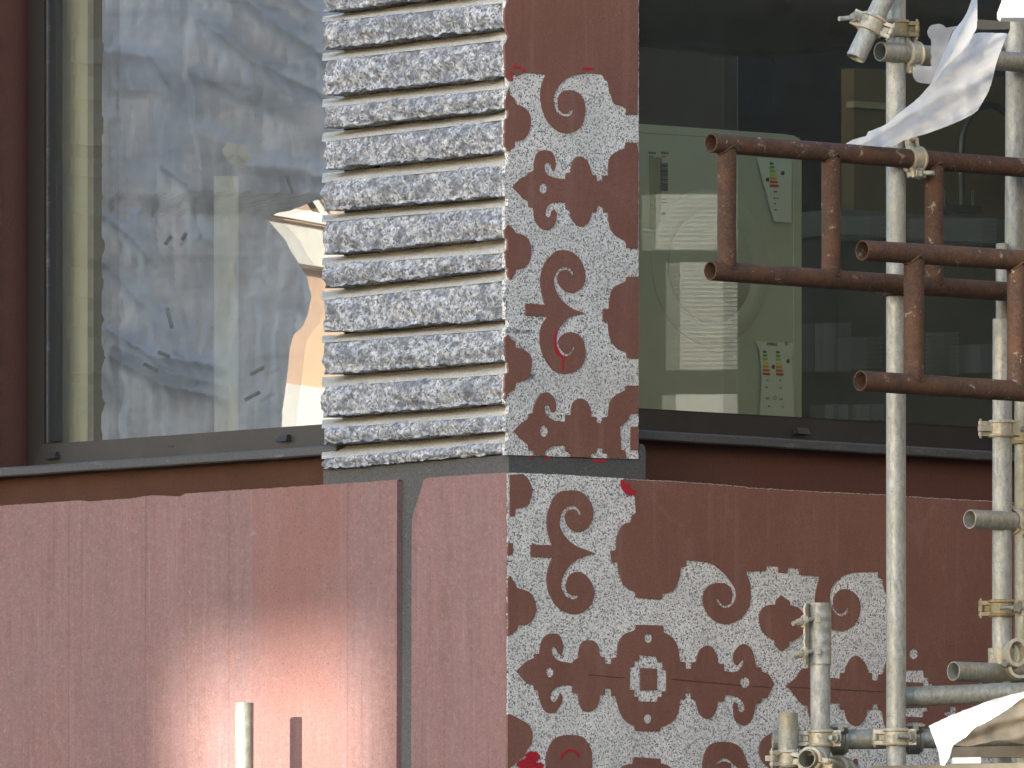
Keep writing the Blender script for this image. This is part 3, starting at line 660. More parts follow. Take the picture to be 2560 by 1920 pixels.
# ---- rooms behind the glass
lo, hi = L(800, 1120, GL).z - .10, L(800, -500, GL).z
def rp(a, b, z): return CORNER + dL * a + dR * b + UP * (z - CORNER.z)     # a metres in along the left wall, b along the right
mb = MB()
RA, RB, E = 5.0, 5.5, .45
uR0 = (R(2740, 600, GL) - CORNER).dot(dR)
mb.prism([[rp(E, E, lo), rp(RA, E, lo), rp(RA, RB, lo), rp(E, RB, lo)]], UP, .1)
mb.prism([[rp(E, E, hi), rp(RA, E, hi), rp(RA, RB, hi), rp(E, RB, hi)]], -UP, .1)
mb.prism([[rp(RA, E - .1, lo), rp(RA, RB, lo), rp(RA, RB, hi), rp(RA, E - .1, hi)]], -dL, .1)
mb.prism([[rp(E - .1, RB, lo), rp(RA, RB, lo), rp(RA, RB, hi), rp(E - .1, RB, hi)]], -dR, .1)
mb.prism([[rp(urev + .05, E, lo), rp(RA, E, lo), rp(RA, E, hi), rp(urev + .05, E, hi)]], dR, .1)
mb.prism([[rp(E, uR0, lo), rp(E, RB, lo), rp(E, RB, hi), rp(E, uR0, hi)]], dL, .1)
for h0, h1 in ((lo - .05, lo + .07),):
    mb.prism([[rp(.6, .33, h0), rp(2.0, .33, h0), rp(2.0, .33, h1), rp(.6, .33, h1)]], -dR, .02)
mb.make('room', 'dark_room', bld)
bar('lining', L, [(120, -170), (219, -170), (219, 1160), (120, 1160)], GL - .045, .02, 'lining_white', winL, label='pale lining board inside the left edge of the window')
bar('lining', L, [(535, 440), (592, 440), (592, 1130), (535, 1130)], GL - .12, .006, 'lining_grey', winL, label='pale upright strip standing inside the window')

# ================================================================== things inside the right window
AO = GL - .20
wm = thing('washing_machine', 'white packed washing machine with energy labels standing behind the right window', 'washing machine', R(1800, 1090, AO - .25))
body = bar('body', R, [(1480, 301), (1960, 335), (1985, 339), (1999, 346), (2004, 360), (2004, 1080), (1480, 1050)], AO, .50, 'appliance_white', wm)
cen = R(1774, 668, AO)
mb = MB(); mb.arc(cen, nR, UP, [(0.0, .145), (0, .205), (.004, .203), (.008, .19), (.009, .165), (.005, .15)], 0, 2 * math.pi, 48); mb.make('door_ring', 'appliance_white', wm, 40)
mb = MB(); mb.arc(cen, nR, UP, [(0.0, .002), (0, .145), (.004, .146), (.010, .13), (.022, .09), (.028, .05), (.03, .002)], 0, 2 * math.pi, 40); mb.make('door', 'appliance_shade', wm, 40)
bar('seam', R, [(1590, 330), (1990, 355), (1990, 357), (1590, 332)], AO + .001, .002, 'sticker_olive', wm)
bar('seam', R, [(1983, 358), (1985, 358), (1985, 1060), (1983, 1060)], AO + .001, .002, 'label_paper', wm)
bar('tape', R, [(1624, 392), (1655, 394), (1652, 576), (1626, 572)], AO + .002, .003, 'sticker_olive', wm, label='olive paper strip at the left')
def text(s, px, py, h, wall, off, mat, par, name='lettering', bold=.0):
    """flat lettering: px,py lower left in pixels, h cap height in metres"""
    cu = bpy.data.curves.new(name, 'FONT'); cu.body = s; cu.size = h / .72; cu.extrude = .0003; cu.offset = bold; cu.resolution_u = 2
    tmp = bpy.data.objects.new('tmp', cu); COL.objects.link(tmp); bpy.context.view_layer.update()
    me = bpy.data.meshes.new_from_object(tmp.evaluated_get(bpy.context.evaluated_depsgraph_get()))
    COL.objects.unlink(tmp); bpy.data.objects.remove(tmp)
    d = -dL if wall is L else dR; n = nL if wall is L else nR; o = wall(px, py, off)
    vs = [o + d * v.co.x + UP * v.co.y + n * (v.co.z) for v in me.vertices]; fs = [tuple(p.vertices) for p in me.polygons]
    bpy.data.meshes.remove(me)
    return mesh_obj(name, vs, fs, mat, par)
for x in (1622, 1653):
    text('BOSCH', x, 384, .0055, R, AO + .002, 'ink', wm, bold=.0003); text('Serie 4', x + 1, 392, .004, R, AO + .002, 'ink', wm)
mb = MB(); y = 407
random.seed(3)
while y < 476:
    hgt = random.choice((1.4, 2.2, 3.2)); mb.prism([[R(1651, y, AO + .003), R(1670, y + 1, AO + .003), R(1670, y + hgt + 1, AO + .003), R(1651, y + hgt, AO + .003)]], nR, .002); y += hgt + random.choice((1, 1.4, 2))
mb.make('barcode', 'ink', wm)
for x, y, a, h in ((1655, 497, 10, 2), (1654, 504, 14, 3), (1655, 530, 9, 8)): bar('print', R, [(x, y), (x + a, y + .5), (x + a, y + h), (x, y + h)], AO + .003, .002, 'ink', wm)
l1 = bar('energy_label', R, [(1892, 394), (1979, 398), (1978, 557), (1936, 554)], AO + .010, .002, 'label_paper', wm, label='slipped tapered energy label near the top')
for i in range(7):
    y = 405 + i * 9.3; wd = 10 + i * 2.2
    bar('bar', R, [(1925, y), (1925 + wd - 3, y + .8), (1925 + wd, y + 4), (1925 + wd - 3, y + 7.2), (1925, y + 6.6)], AO + .0115, .001, 'energy_%d' % i, l1)
for x, y in ((1914, 444), (1952, 428)): bar('arrow', R, [(x, y + 5), (x + 3, y), (x + 9, y), (x + 9, y + 10), (x + 3, y + 10)], AO + .0115, .001, 'ink', l1)
for x, y, a in ((1934, 478, 9), (1935, 494, 4), (1943, 494, 3), (1936, 508, 4), (1937, 523, 5)): bar('print', R, [(x, y), (x + a, y), (x + a, y + 3), (x, y + 3)], AO + .0115, .001, 'ink', l1)
l2 = bar('energy_label', R, [(1888, 852), (1984, 858), (1980, 900), (1982, 950), (1988, 1085), (1898, 1080), (1905, 940), (1900, 880)], AO + .010, .002, 'label_paper', wm, label='wide energy label with two colour columns near the bottom')
text('ENERG', 1918, 863, .008, R, AO + .0105, 'ink', l2, bold=.0003)
mb = MB()
for k in range(8):
    a = k * math.pi / 4; c0 = R(1966, 859, AO + .0112); mb.box(c0 + (dR * math.cos(a) + UP * math.sin(a)) * .004, (dR, UP, nR), (.0012, .0012, .0004))
mb.make('star_ring', 'ink', l2)
for cx, y0 in ((1908, 876), (1941, 877)):
    for i in range(7):
        y = y0 + i * 9.2; wd = 9 + i * 1.6
        bar('bar', R, [(cx, y), (cx + wd - 2, y + .8), (cx + wd, y + 3.8), (cx + wd - 2, y + 7), (cx, y + 6.4)], AO + .0115, .001, 'energy_%d' % i, l2)
for x, y in ((1929, 912), (1966, 898)): bar('arrow', R, [(x, y + 5), (x + 3, y), (x + 8, y), (x + 8, y + 10), (x + 3, y + 10)], AO + .0115, .001, 'ink', l2)
for x, y, s in ((1916, 953, '42'), (1948, 953, '62'), (1913, 970, '7,0'), (1948, 972, '5,0'), (1914, 998, '0:50'), (1948, 1000, '6:20'), (1920, 1018, '44'), (1954, 1020, '72')): text(s, x, y, .0055, R, AO + .0105, 'ink', l2)
mb = MB(); mb.arc(R(1937, 995, AO + .0105), nR, UP, [(0, .0045), (0, .0055), (.001, .0055), (.001, .0045)], 0, 6.2832, 14); mb.make('symbol', 'ink', l2)
# kitchen at the back
kc = thing('kitchen_cabinet', 'ochre wooden kitchen wall above a grey worktop seen through the right window', 'cabinet', R(2330, 560, GL - .9))
bar('back_panel', R, [(2135, 170), (2760, 205), (2760, 590), (2135, 548)], GL - .75, .05, 'cabinet_wood', kc)
bar('upper_panel', R, [(2135, 252), (2230, 258), (2230, 275), (2135, 268)], GL - .74, .03, 'sticker_olive', kc, label='thin olive edge strip')
bar('worktop', R, [(2095, 522), (2760, 565), (2760, 625), (2095, 585)], GL - .45, .30, 'worktop_grey', kc)
bar('front', R, [(2095, 588), (2760, 628), (2760, 1160), (2095, 1120)], GL - .47, .28, 'dark_room', kc)
tp = thing('kitchen_tap', 'black gooseneck kitchen tap on the grey worktop behind glass', 'tap', R(2400, 530, GL - .5))
TO = GL - .50
path = [R(x, y, TO) for x, y in ((2404, 535), (2403, 450), (2403, 380), (2405, 345), (2412, 315), (2425, 290), (2446, 270), (2470, 262), (2495, 266), (2514, 282), (2526, 305), (2532, 335), (2534, 370))]
mb = MB(); mb.sweep(path, [.010] * 3 + [.011] * 10, 12); mb.make('spout', 'tap_black', tp, 40)
mb = MB(); mb.box(R(2400, 524, TO), (dR, UP, nR), (.055, .010, .03)); mb.make('base', 'tap_black', tp)
for x in (2361, 2434):
    mb = MB(); mb.tube(R(x, 520, TO), R(x, 478, TO), .006, None, 10); mb.make('handle', 'tap_black', tp, 40)

# ================================================================== scaffolding
TR = .02415
def Yr(x, x0, Y0): return Y0 + (x - x0) * .000876 * .972       # depth along a run parallel to the right wall
def pipe(label, p0, p1, mat='galvanised', r=TR, group='scaffold tubes in front of the right wall'):
    mb = MB(); mb.tube(p0, p1, r, r - .0038, 36)
    return mb.make('scaffold_tube', mat, None, 35, label=label, cat='scaffold tube', group=group)
YS = 29.06
S1 = lambda y: P(2240 + (y - 900) * .0004, y, YS)
YS2 = Yr(2507, 2240, YS) + .02
pipe('bright full-height upright scaffold tube passing behind the rusty ladder beams', S1(1990), S1(-160))
pipe('upright scaffold tube at the right edge under the lower rusty beam, with stamped clamps', P(2504, 2000, YS2), P(2506, 797, YS2))
mb = MB(); mb.tube(P(2506, 810, YS2), P(2506, 610, YS2 + .02), .0165, .013, 20)
mb.make('joint_pin', 'galvanised_old', None, 35, label='thin joint pin standing out of the right upright tube', cat='joint pin')
pipe('upper upright scaffold tube at the right edge, hanging behind both rusty beams', P(2536, 640, YS2 + .06), P(2540, -160, YS2 + .06))
pipe('dark upright scaffold tube in deep shade at the far right edge', P(2562, 2000, YS2 + .35), P(2560, 990, YS2 + .35), 'galvanised_old')
pipe('slanting scaffold tube clamped at the top, its open end hanging down', P(2139, 146, YS - .10), P(2252, -90, YS - .06), 'galvanised')
YH = YS - .058
pipe('open-ended horizontal scaffold tube at the top behind the white sheet', P(2200, 129, YH + .0), P(2640, 163, Yr(2640, 2200, YH)), 'galvanised_old')
pipe('short bright horizontal tube under the wooden block at the top right', P(2470, 104, YS + .36), P(2700, 112, YS + .30), 'galvanised')
pipe('short upright tube carrying a sleeve coupler, left of the bright upright', P(2051, 1990, YS + .0), P(2051, 1580, YS + .0), 'galvanised')
pipe('short cut upright tube end, lowest and leftmost in the right scaffold', P(1970, 2000, YS - .02), P(1971, 1782, YS - .02), 'galvanised_old')
pipe('horizontal ledger tube low across the ornamented wall', P(1931, 1851, YS + .052), P(2660, 1842, YS + .09), 'galvanised_old')
pipe('second horizontal tube above the ledger, stained with grey bands', P(2262, 1742, YS + .055), P(2660, 1727, YS + .10), 'galvanised_old')
pipe('open-ended stub tube just above the stained horizontal tube', P(2383, 1678, YS + .13), P(2640, 1688, Yr(2640, 2383, YS + .13)), 'galvanised_old')
pipe('open-ended stub tube beneath the right window sill', P(2424, 1298, YS + .16), P(2660, 1310, Yr(2660, 2424, YS + .16)), 'galvanised_old')
ax_s = (V((.44, .86, -.10))).normalized()
q0 = P(2016, 1897, YS - .10)
pipe('short open scaffold tube pointing at the viewer in the low clamp', q0, q0 + ax_s * .26, 'galvanised_old')
wl = L(610, 1850, .20)
pipe('lone short scaffold tube standing before the left red slab', P(610, 2080, wl.y), P(610.5, 1757, wl.y), 'galvanised_old', group='tubes before the left slab')

# rusty ladder beams
def ladder(label, up0, up1, lo0, lo1, x0, Y0, rungs, r=.0235):
    a, b = P(up0[0], up0[1], Y0), P(up1[0], up1[1], Yr(up1[0], up0[0], Y0))
    c, d = P(lo0[0], lo0[1], Y0), P(lo1[0], lo1[1], Yr(lo1[0], lo0[0], Y0))
    t = thing('ladder_beam', label, 'ladder beam', (a + c) / 2, 'rusty ladder beams')
    for p, q in ((a, b), (c, d)):
        mb = MB(); mb.tube(p, q, r, r - .004, 36); mb.make('chord', 'rust', t, 35)
    for x in rungs:
        s = (x - up0[0]) / (up1[0] - up0[0]); p = a + (b - a) * s
        s2 = (x - lo0[0]) / (lo1[0] - lo0[0]); q = c + (d - c) * s2
        dn = (q - p).normalized()
        mb = MB(); mb.tube(p + dn * (r * .55), q - dn * (r * .55), r * .985, None, 28); rg = mb.make('rung', 'rust', t, 35)
        wd = MB()
        for e, sg in ((p, 1), (q, -1)):   # weld beads
            ring = []
            for k in range(25):
                an = 2 * math.pi * k / 24; u = dR * math.cos(an) + nR * math.sin(an)
                hgt = math.sqrt(max(1e-6, r * r - (r * .985 * math.sin(an)) ** 2)) + .0015
                ring.append(e + u * (r * 1.0) + dn * (sg * hgt))
            wd.sweep(ring, [.0028 + .0008 * nz(k, x, 1) for k in range(25)], 6)
        wd.make('weld', 'rust', rg, 60)
    return t
YB1 = YS - TR - .0245 - .002 - (2240 - 1775) * .000876 * .972
ladder('upper rusty ladder beam, open left ends against the right window', (1777, 357), (2700, 431), (1775, 677), (2700, 742), 1775, YB1, (1816, 2072, 2329, 2586))
YB2 = YS - .38
ladder('lower rusty ladder beam standing nearer than the other one', (2155, 626), (2700, 660), (2150, 952), (2700, 988), 2155, YB2, (2283, 2541), .0250)

# couplers: hinged half-rings with bolt and nut
def coupler(label, c, A, N, s=1, mat='coupler_steel', bdir=None, blen=.05, r=TR, word=None):
    A = A.normalized(); N = (N - A * N.dot(A)).normalized(); B = N.cross(A).normalized() * s
    t = thing('scaffold_coupler', label, 'coupler', c, 'scaffold couplers')
    prof = [(-.021, r + .0008), (-.021, r + .0075), (-.0185, r + .0095), (-.0145, r + .0095), (-.0125, r + .0055), (.0125, r + .0055), (.0145, r + .0095), (.0185, r + .0095), (.021, r + .0075), (.021, r + .0008)]
    mb = MB(); mb.arc(c, A, N, prof, -1.45, 1.45, 28)
    lug = c + B * (r + .013) + N * .006
    mb.box(lug, (B, A, N), (.013, .0195, .0045))
    for e in (-.0135, .0135):
        mb.box(c - B * (r + .012) + N * .005 + A * e, (B, A, N), (.015, .0048, .006))
        mb.tube(c - B * (r + .027) + N * .005 + A * (e - .0048), c - B * (r + .027) + N * .005 + A * (e + .0048), .0062, None, 14)
    mb.make('cap', mat, t, 40)
    mb = MB(); mb.arc(c, A, N, prof, math.pi - 1.42, math.pi + 1.42, 24)
    mb.box(c - B * (r + .016) - N * .006, (B, A, N), (.018, .0068, .008)); mb.tube(c - B * (r + .027) + N * .005 - A * .0070, c - B * (r + .027) + N * .005 + A * .0070, .0072, None, 14)
    mb.box(c + B * (r + .010) - N * .010, (B, A, N), (.010, .016, .007))
    mb.make('seat', mat, t, 40)
    mb = MB(); h = c - B * (r + .027) + N * .005; mb.tube(h - A * .024, h + A * .024, .0035, None, 12); mb.make('hinge_pin', 'galvanised_old', t, 40)
    D = (bdir if bdir is not None else (N * .55 + B * .83)).normalized()
    b0 = lug + N * .003 + B * .003
    mb = MB(); mb.tube(b0, b0 + D * .0125, .0125, None, 6); mb.tube(b0 - D * .002, b0 + D * .002, .0155, None, 20); mb.make('nut', 'galvanised_old', t, 30)
    mb = MB(); mb.tube(b0 - D * .02, b0 + D * blen, .0058, None, 14); mb.make('bolt', 'galvanised', t, 40)
    if word:
        cu = bpy.data.curves.new('lettering', 'FONT'); cu.body = word; cu.size = .0115; cu.extrude = .0006; cu.align_x = 'CENTER'; cu.align_y = 'CENTER'; cu.resolution_u = 2
        tmp = bpy.data.objects.new('tmp', cu); COL.objects.link(tmp); bpy.context.view_layer.update()
        me = bpy.data.meshes.new_from_object(tmp.evaluated_get(bpy.context.evaluated_depsgraph_get())); COL.objects.unlink(tmp); bpy.data.objects.remove(tmp)
        Bx = A.cross(N)
        if Bx.x < 0: Bx = -Bx
        vs = []
        for v in me.vertices:
            an = v.co.x / (r + .006); vs.append(c + (N * math.cos(an) + Bx * math.sin(an)) * (r + .0057 + v.co.z) + A * v.co.y)
        fs = [tuple(p.vertices) for p in me.polygons]; bpy.data.meshes.remove(me)
        mesh_obj('lettering', vs, fs, 'galvanised_old', t)
    return t
VW = V((0, -1, -.06)); LEFT = V((-1, 0, 0))
coupler('clamp joining the bright upright to the low ledger', P(2240, 1843, YS), UP, V((-.12, -1, 0)), -1, bdir=V((-.75, -.6, 0)), word='PRESCO')
coupler('clamp on the short upright under the sleeve coupler, rusty nut', P(2051, 1846, YS), UP, V((-.1, -1, 0)), -1, bdir=V((-.5, -.8, 0)), blen=.03, word='T4S')
coupler('ochre stamped clamp high on the right upright tube', P(2505, 1521, YS2), UP, V((-.1, -1, 0)), -1, 'coupler_brass', bdir=V((-.9, -.35, 0)), word='PRESCO')
coupler('pale clamp on the right upright just above the white netting', P(2504, 1730, YS2), UP, V((-.1, -1, 0)), -1, bdir=V((-.9, -.35, 0)), word='N-18')
coupler('clamp low on the cut tube end, its bolt poking left', P(1970, 1897, YS - .02), UP, V((.55, -.8, 0)), -1, bdir=V((-.9, .2, 0)), blen=.03)
tc = q0 + ax_s * .035
coupler('clamp round the open tube that points at the viewer', tc, ax_s, V((.2, 0, 1)), 1, bdir=V((.9, -.25, .05)), blen=.045)
coupler('second clamp further back on the tube that points at the viewer', q0 + ax_s * .19, ax_s, V((.35, 0, 1)), -1, bdir=V((.95, -.1, .05)), blen=.05)
axd = (P(2252, -90, YS - .06) - P(2139, 146, YS - .10)).normalized()
coupler('pale clamp on the slanting tube at the top, bolt pointing left', P(2179, 62, YS - .086), axd, V((-.25, -1, -.1)), 1, bdir=V((-.85, -.5, -.12)), word='PRESCO')
coupler('ochre clamp on the bright upright beside the slanting tube', P(2240, 72, YS), UP, V((.2, -1, 0)), 1, 'coupler_brass', bdir=V((.7, -.6, 0)), blen=.035)
hx = (P(2640, 163, Yr(2640, 2200, YH)) - P(2200, 129, YH)).normalized()
coupler('clamp on the open-ended top tube, bolt pointing right', P(2278, 136, Yr(2278, 2200, YH)), hx, V((.3, -1, .2)), -1, bdir=V((.9, -.4, .0)), blen=.045)
bx = (P(2700, 431, Yr(2700, 1777, YB1)) - P(1777, 357, YB1)).normalized()
coupler('clamp holding the upper rusty beam to the bright upright', P(2284, 398, Yr(2284, 1777, YB1)), bx, V((.2, -1, .25)), -1, 'coupler_steel', bdir=V((.9, -.4, -.02)), blen=.04, r=.0235)
lx = (P(2660, 1842, YS + .09) - P(1931, 1851, YS + .052)).normalized()
coupler('clamp on the ledger just right of the short upright', P(2098, 1849, YS + .062), lx, V((0, .6, 1)), 1, 'galvanised_old', bdir=V((.2, .5, 1)), blen=.03)
coupler('clamp on the ledger just right of the bright upright', P(2285, 1847, YS + .072), lx, V((0, .6, 1)), 1, 'galvanised_old', bdir=V((.2, .5, 1)), blen=.03)
coupler('ochre clamp on the dark upright at the right edge', P(2562, 1090, YS2 + .35), UP, V((-.2, -1, 0)), -1, 'coupler_brass', bdir=V((-.9, -.4, 0)), blen=.04)
coupler('small clamp on the right upright tube, lower half behind rust', P(2503, 1072, YS2), UP, V((-.3, 1, 0)), 1, 'coupler_steel', bdir=V((-.9, -.2, 0)), blen=.035)
coupler('dark clamp on the bright upright behind the lower rusty beam', P(2240, 720, YS), UP, V((.4, 1, 0)), -1, 'rust', bdir=V((.9, .1, 0)), blen=.02)
coupler('clamp on the stub tube beneath the sill at the right edge', P(2548, 1303, Yr(2548, 2424, YS + .16)), dR, V((0, -.7, .7)), -1, bdir=V((.2, -.5, .8)), blen=.03)
# open swivel clamp hanging on the right upright
sw = thing('swivel_coupler', 'open swivel clamp with a looped jaw on the right upright tube', 'coupler', P(2520, 1650, YS2 - .03), 'scaffold couplers')
mb = MB(); mb.arc(P(2504, 1640, YS2), UP, VW, [(-.019, TR + .001), (-.019, TR + .009), (.019, TR + .009), (.019, TR + .001)], -1.6, 1.6, 20)
for e in (-.013, .013): mb.box(P(2482, 1640, YS2 - .012) + UP * e, (V((1, 0, 0)), UP, V((0, 1, 0))), (.008, .006, .014))
mb.make('band', 'coupler_steel', sw, 40)
jc = P(2537, 1634, YS2 - .055); jn = V((.35, -.9, .2)).normalized()
mb = MB(); mb.arc(jc, jn, V((.25, 0, 1)).normalized() - jn * V((.25, 0, 1)).normalized().dot(jn), [(-.016, .020), (-.016, .027), (.016, .027), (.016, .020)], 0, 2 * math.pi, 30, 1.45); mb.make('jaw', 'coupler_steel', sw, 40)
jc2 = P(2548, 1668, YS2 - .05); jn2 = V((.1, -.95, .1)).normalized()
mb = MB(); mb.arc(jc2, jn2, V((0, 0, -1)), [(-.018, .022), (-.018, .030), (.018, .030), (.018, .022)], -1.9, 1.5, 24); mb.make('jaw', 'coupler_steel', sw, 40)
mb = MB(); mb.tube(P(2512, 1652, YS2 - .06), P(2532, 1662, YS2 - .06), .007, None, 12); mb.tube(P(2506, 1657, YS2 - .065), P(2518, 1661, YS2 - .065), .010, None, 6); mb.make('bolt', 'galvanised_old', sw, 40)

# sleeve coupler
sc = thing('sleeve_coupler', 'galvanised sleeve coupler with two bolts on top of the short upright tube', 'coupler', P(2051, 1660, YS))
cz0, cz1 = P(2049, 1661, YS), P(2049, 1508, YS)
hl = (cz1 - cz0).length; cm = (cz0 + cz1) / 2
Nf = V((.62, -.78, 0)).normalized()
r1 = TR + .0012
def shell(a0, a1, rr, nm, flange):
    mb = MB(); K = 20; J = 24; vs = []; fs = []
    Bd = Nf.cross(UP)
    for j in range(J + 1):
        z = -hl / 2 + hl * j / J
        for side in (0, 1):
            for k in range(K + 1):
                ph = a0 + (a1 - a0) * k / K
                em = .0022 * max(0, math.cos((ph - .15) * 1.6)) * (1 if abs((z / hl * 5.2) % 1 - .5) < .22 else 0)
                rad = rr + (.0032 if side == 0 else 0) + em
                vs.append(cm + UP * z + (Nf * math.cos(ph) + Bd * math.sin(ph)) * rad)
    m = 2 * (K + 1)
    for j in range(J):
        for k in range(K):
            fs.append((j * m + k, j * m + k + 1, (j + 1) * m + k + 1, (j + 1) * m + k))
            a = K + 1; fs.append((j * m + a + k, (j + 1) * m + a + k, (j + 1) * m + a + k + 1, j * m + a + k + 1))
        for k in (0, K): fs.append((j * m + k, (j + 1) * m + k, (j + 1) * m + K + 1 + k, j * m + K + 1 + k))
    for j in (0, J):
        for k in range(K): fs.append((j * m + k, j * m + k + 1, j * m + K + 1 + k + 1, j * m + K + 1 + k))
    mb.add(vs, fs)
    mb.make(nm, 'galvanised', sc, 30)
shell(-1.05, 2.6, r1, 'shell', 0)
lf = P(2014, 1585, YS - .026)
mb = MB()   # the bent back flange: a wavy upright plate
rows = []
for j in range(25):
    z = -hl / 2 + hl * j / 24; wv = .0007 * math.sin(z * 240)
    tpz = max(0, abs(z) / (hl / 2) - .8) * .03
    rows.append((z, wv, tpz))
vs = []
dl = V((-.35, -.94, 0)).normalized(); dp = V((-.94, .35, 0)).normalized()
for z, wv, tpz in rows:
    for a, b in ((-.020 + tpz, 0), (.016 - tpz, 0), (.016 - tpz, -.0045), (-.020 + tpz, -.0045)): vs.append(lf + UP * z + dl * a + dp * (b + wv))
fs = []
for j in range(24):
    for k in range(4): fs.append((j * 4 + k, j * 4 + (k + 1) % 4, j * 4 + 4 + (k + 1) % 4, j * 4 + 4 + k))
fs += [(0, 1, 2, 3), (96, 97, 98, 99)]
mb.add(vs, fs); mb.make('flange', 'coupler_steel', sc, 40)
for y in (1553, 1633):
    p0 = P(2018, y - 2, YS - .03); D = V((-.86, -.48, -.22)).normalized()
    mb = MB(); mb.tube(p0 - D * .03, p0 + D * .042, .0060, None, 14); mb.make('bolt', 'coupler_steel', sc, 40)
    mb = MB(); mb.tube(p0 + D * .016, p0 + D * .028, .0095, None, 6); mb.make('nut', 'coupler_steel', sc, 30)
    mb = MB(); Ar = D; mb.arc(p0 + D * .009, D, UP, [(-.004, .0095), (-.004, .0150), (.004, .0150), (.004, .0095)], 0, 6.2832, 22); mb.make('washer', 'coupler_steel', sc, 40)
    hd = P(2046, y - 8, YS - .030)
    mb = MB(); mb.box(hd, ((V((.9, .1, 0)) + UP * -.0).normalized(), (UP + V((-.22, 0, 0))).normalized(), V((-.1, -1, 0))), (.0045, .0105, .006)); mb.make('bolt_head', 'coupler_steel', sc)

# ---- cloths: torn white sheets
def sheet(name, px, Y, mat, parent=None, amp=.02, seed=0, dy=None, fold=None, res=7.0, **kw):
    """an irregular piece of cloth: outline in pixels, depth Y plus waves"""
    bm = bmesh.new()
    xs = [p[0] for p in px]; ys = [p[1] for p in px]
    tri = tessellate_polygon([[V((x, y, 0)) for x, y in px]])
    vv = [bm.verts.new((x, y, 0)) for x, y in px]
    for f in tri:
        try: bm.faces.new([vv[i] for i in f])
        except ValueError: pass
    for it in range(7):
        es = [e for e in bm.edges if e.calc_length() > res * 1.6]
        if not es: break
        bmesh.ops.subdivide_edges(bm, edges=es, cuts=1); bmesh.ops.triangulate(bm, faces=bm.faces[:])
    bmesh.ops.beautify_fill(bm, faces=bm.faces[:], edges=[e for e in bm.edges if not e.is_boundary])
    bm.verts.ensure_lookup_table(); bm.verts.index_update()
    vs = []
    for v in bm.verts:
        x, y = v.co.x, v.co.y
        d = amp * (nz(x * .010, y * .010, seed) + .5 * nz(x * .03, y * .03, seed + 3))
        if fold: d += fold(x, y)
        vs.append(P(x, y, Y + d + (dy(x, y) if dy else 0)))
    fs = [tuple(v.index for v in f.verts) for f in bm.faces]; bm.free()
    return mesh_obj(name, vs, fs, mat, parent, 80, **kw)
Z2 = (2060, 0, 4.148)
def o2(t, j=1.0): return outline(t, *Z2, jit=j, sub=6)
wsT = thing('plastic_sheet', 'torn white plastic sheet twisted over the top tubes, its tip trailing to the rusty beam', 'plastic sheet', P(2330, 300, YS - .2))
def fold_main(x, y):
    t_ = (x - 2150) * .62 + (y - 340) * -.0 - (340 - y) * .35; q = (x - 2150) * .5 + (y - 380) * .86
    return .008 * math.sin(q * .10) + .0022 * math.sin(q * .27 + x * .01)
sheet('drape', o2('1560 350*;1640 338;1900 345*;1850 480;1790 650;1740 850;1690 980;1620 1100;1550 1180;1300 1300;1050 1390;850 1450;680 1520;460 1512;228 1490*;300 1450;440 1408*;460 1365*;640 1290;780 1170;950 1040;1090 890;1200 750;1390 560;1500 430'), YS - .14, 'white_sheet', wsT, .03, 1, None, fold_main)
sheet('fold', o2('1550 -60*;1590 -60*;1587 250;1555 350;1480 470;1400 562;1250 702;1150 850;1090 895*;1180 690;1290 450;1330 345;1370 290;1470 150'), YS - .19, 'white_sheet', wsT, .015, 5, None, lambda x, y: .012 * math.sin((x - 2330 + (y - 100) * .55) * .12))
sheet('back_flap', o2('1390 265*;1320 345;1290 450;1180 690;1100 868*;1050 866;1000 860;950 835;925 790;917 745;935 700;975 680;1105 690*;1112 600;1108 520;1112 430;1090 385;1068 350;1080 300;1120 262;1190 245;1230 255;1270 285;1330 278', 2.0), YS - .10, 'thin_sheet', wsT, .02, 9)
nw = thing('netting', 'bright white torn netting with a drooping tip low on the right scaffold', 'netting', P(2440, 1820, YS - .12))
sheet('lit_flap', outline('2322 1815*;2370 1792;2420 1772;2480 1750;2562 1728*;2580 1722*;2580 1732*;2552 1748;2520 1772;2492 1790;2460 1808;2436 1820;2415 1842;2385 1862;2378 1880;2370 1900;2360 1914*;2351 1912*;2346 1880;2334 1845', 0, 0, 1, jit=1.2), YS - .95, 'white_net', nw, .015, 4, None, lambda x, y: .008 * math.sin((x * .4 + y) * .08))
sheet('shaded_flap', outline('2380 1862*;2415 1840;2440 1818;2492 1788;2552 1746;2590 1728*;2600 1860*;2540 1858;2500 1850;2460 1858;2420 1866', 0, 0, 1, jit=1.5), YS - .10, 'plank_wood_net_shade', nw, .02, 14, None, lambda x, y: .010 * math.sin((x * .3 + y) * .12))  # brown tone paints the shade on the netting's underside
# wooden pieces and deck boards
def boardbox(name, pts, Y, depth, mat, parent=None, **kw):
    mb = MB(); n = V((0, -1, 0)); mb.prism([[P(x, y, Y) for x, y in pts]], n, depth); return mb.make(name, mat, parent, **kw)
boardbox('wooden_block', [(2438, 48), (2525, 54), (2525, 73), (2450, 74), (2438, 70)], YS - .02, .12, 'wood_dark', label='dark wooden block under the bright sheet at the top right', cat='wooden block')
boardbox('plastic_roll', [(2497, 22), (2508, -6), (2516, -60), (2660, -60), (2660, 43), (2504, 43), (2497, 36)], YS - .60, .10, 'white_net', label='bright white folded sheeting at the top right corner', cat='plastic sheeting')
boardbox('scaffold_board', [(2180, 1915), (2640, 1905), (2640, 1990), (2180, 1990)], YS - .24, .22, 'plank_wood_net_shade', label='long scaffold board along the bottom edge at the right', cat='scaffold board', group='scaffold boards')
boardbox('scaffold_board', [(2382, 1894), (2452, 1893), (2452, 1908), (2382, 1909)], YS - .20, .10, 'board_white', label='short pale offcut lying on the bottom scaffold board', cat='scaffold board', group='scaffold boards')
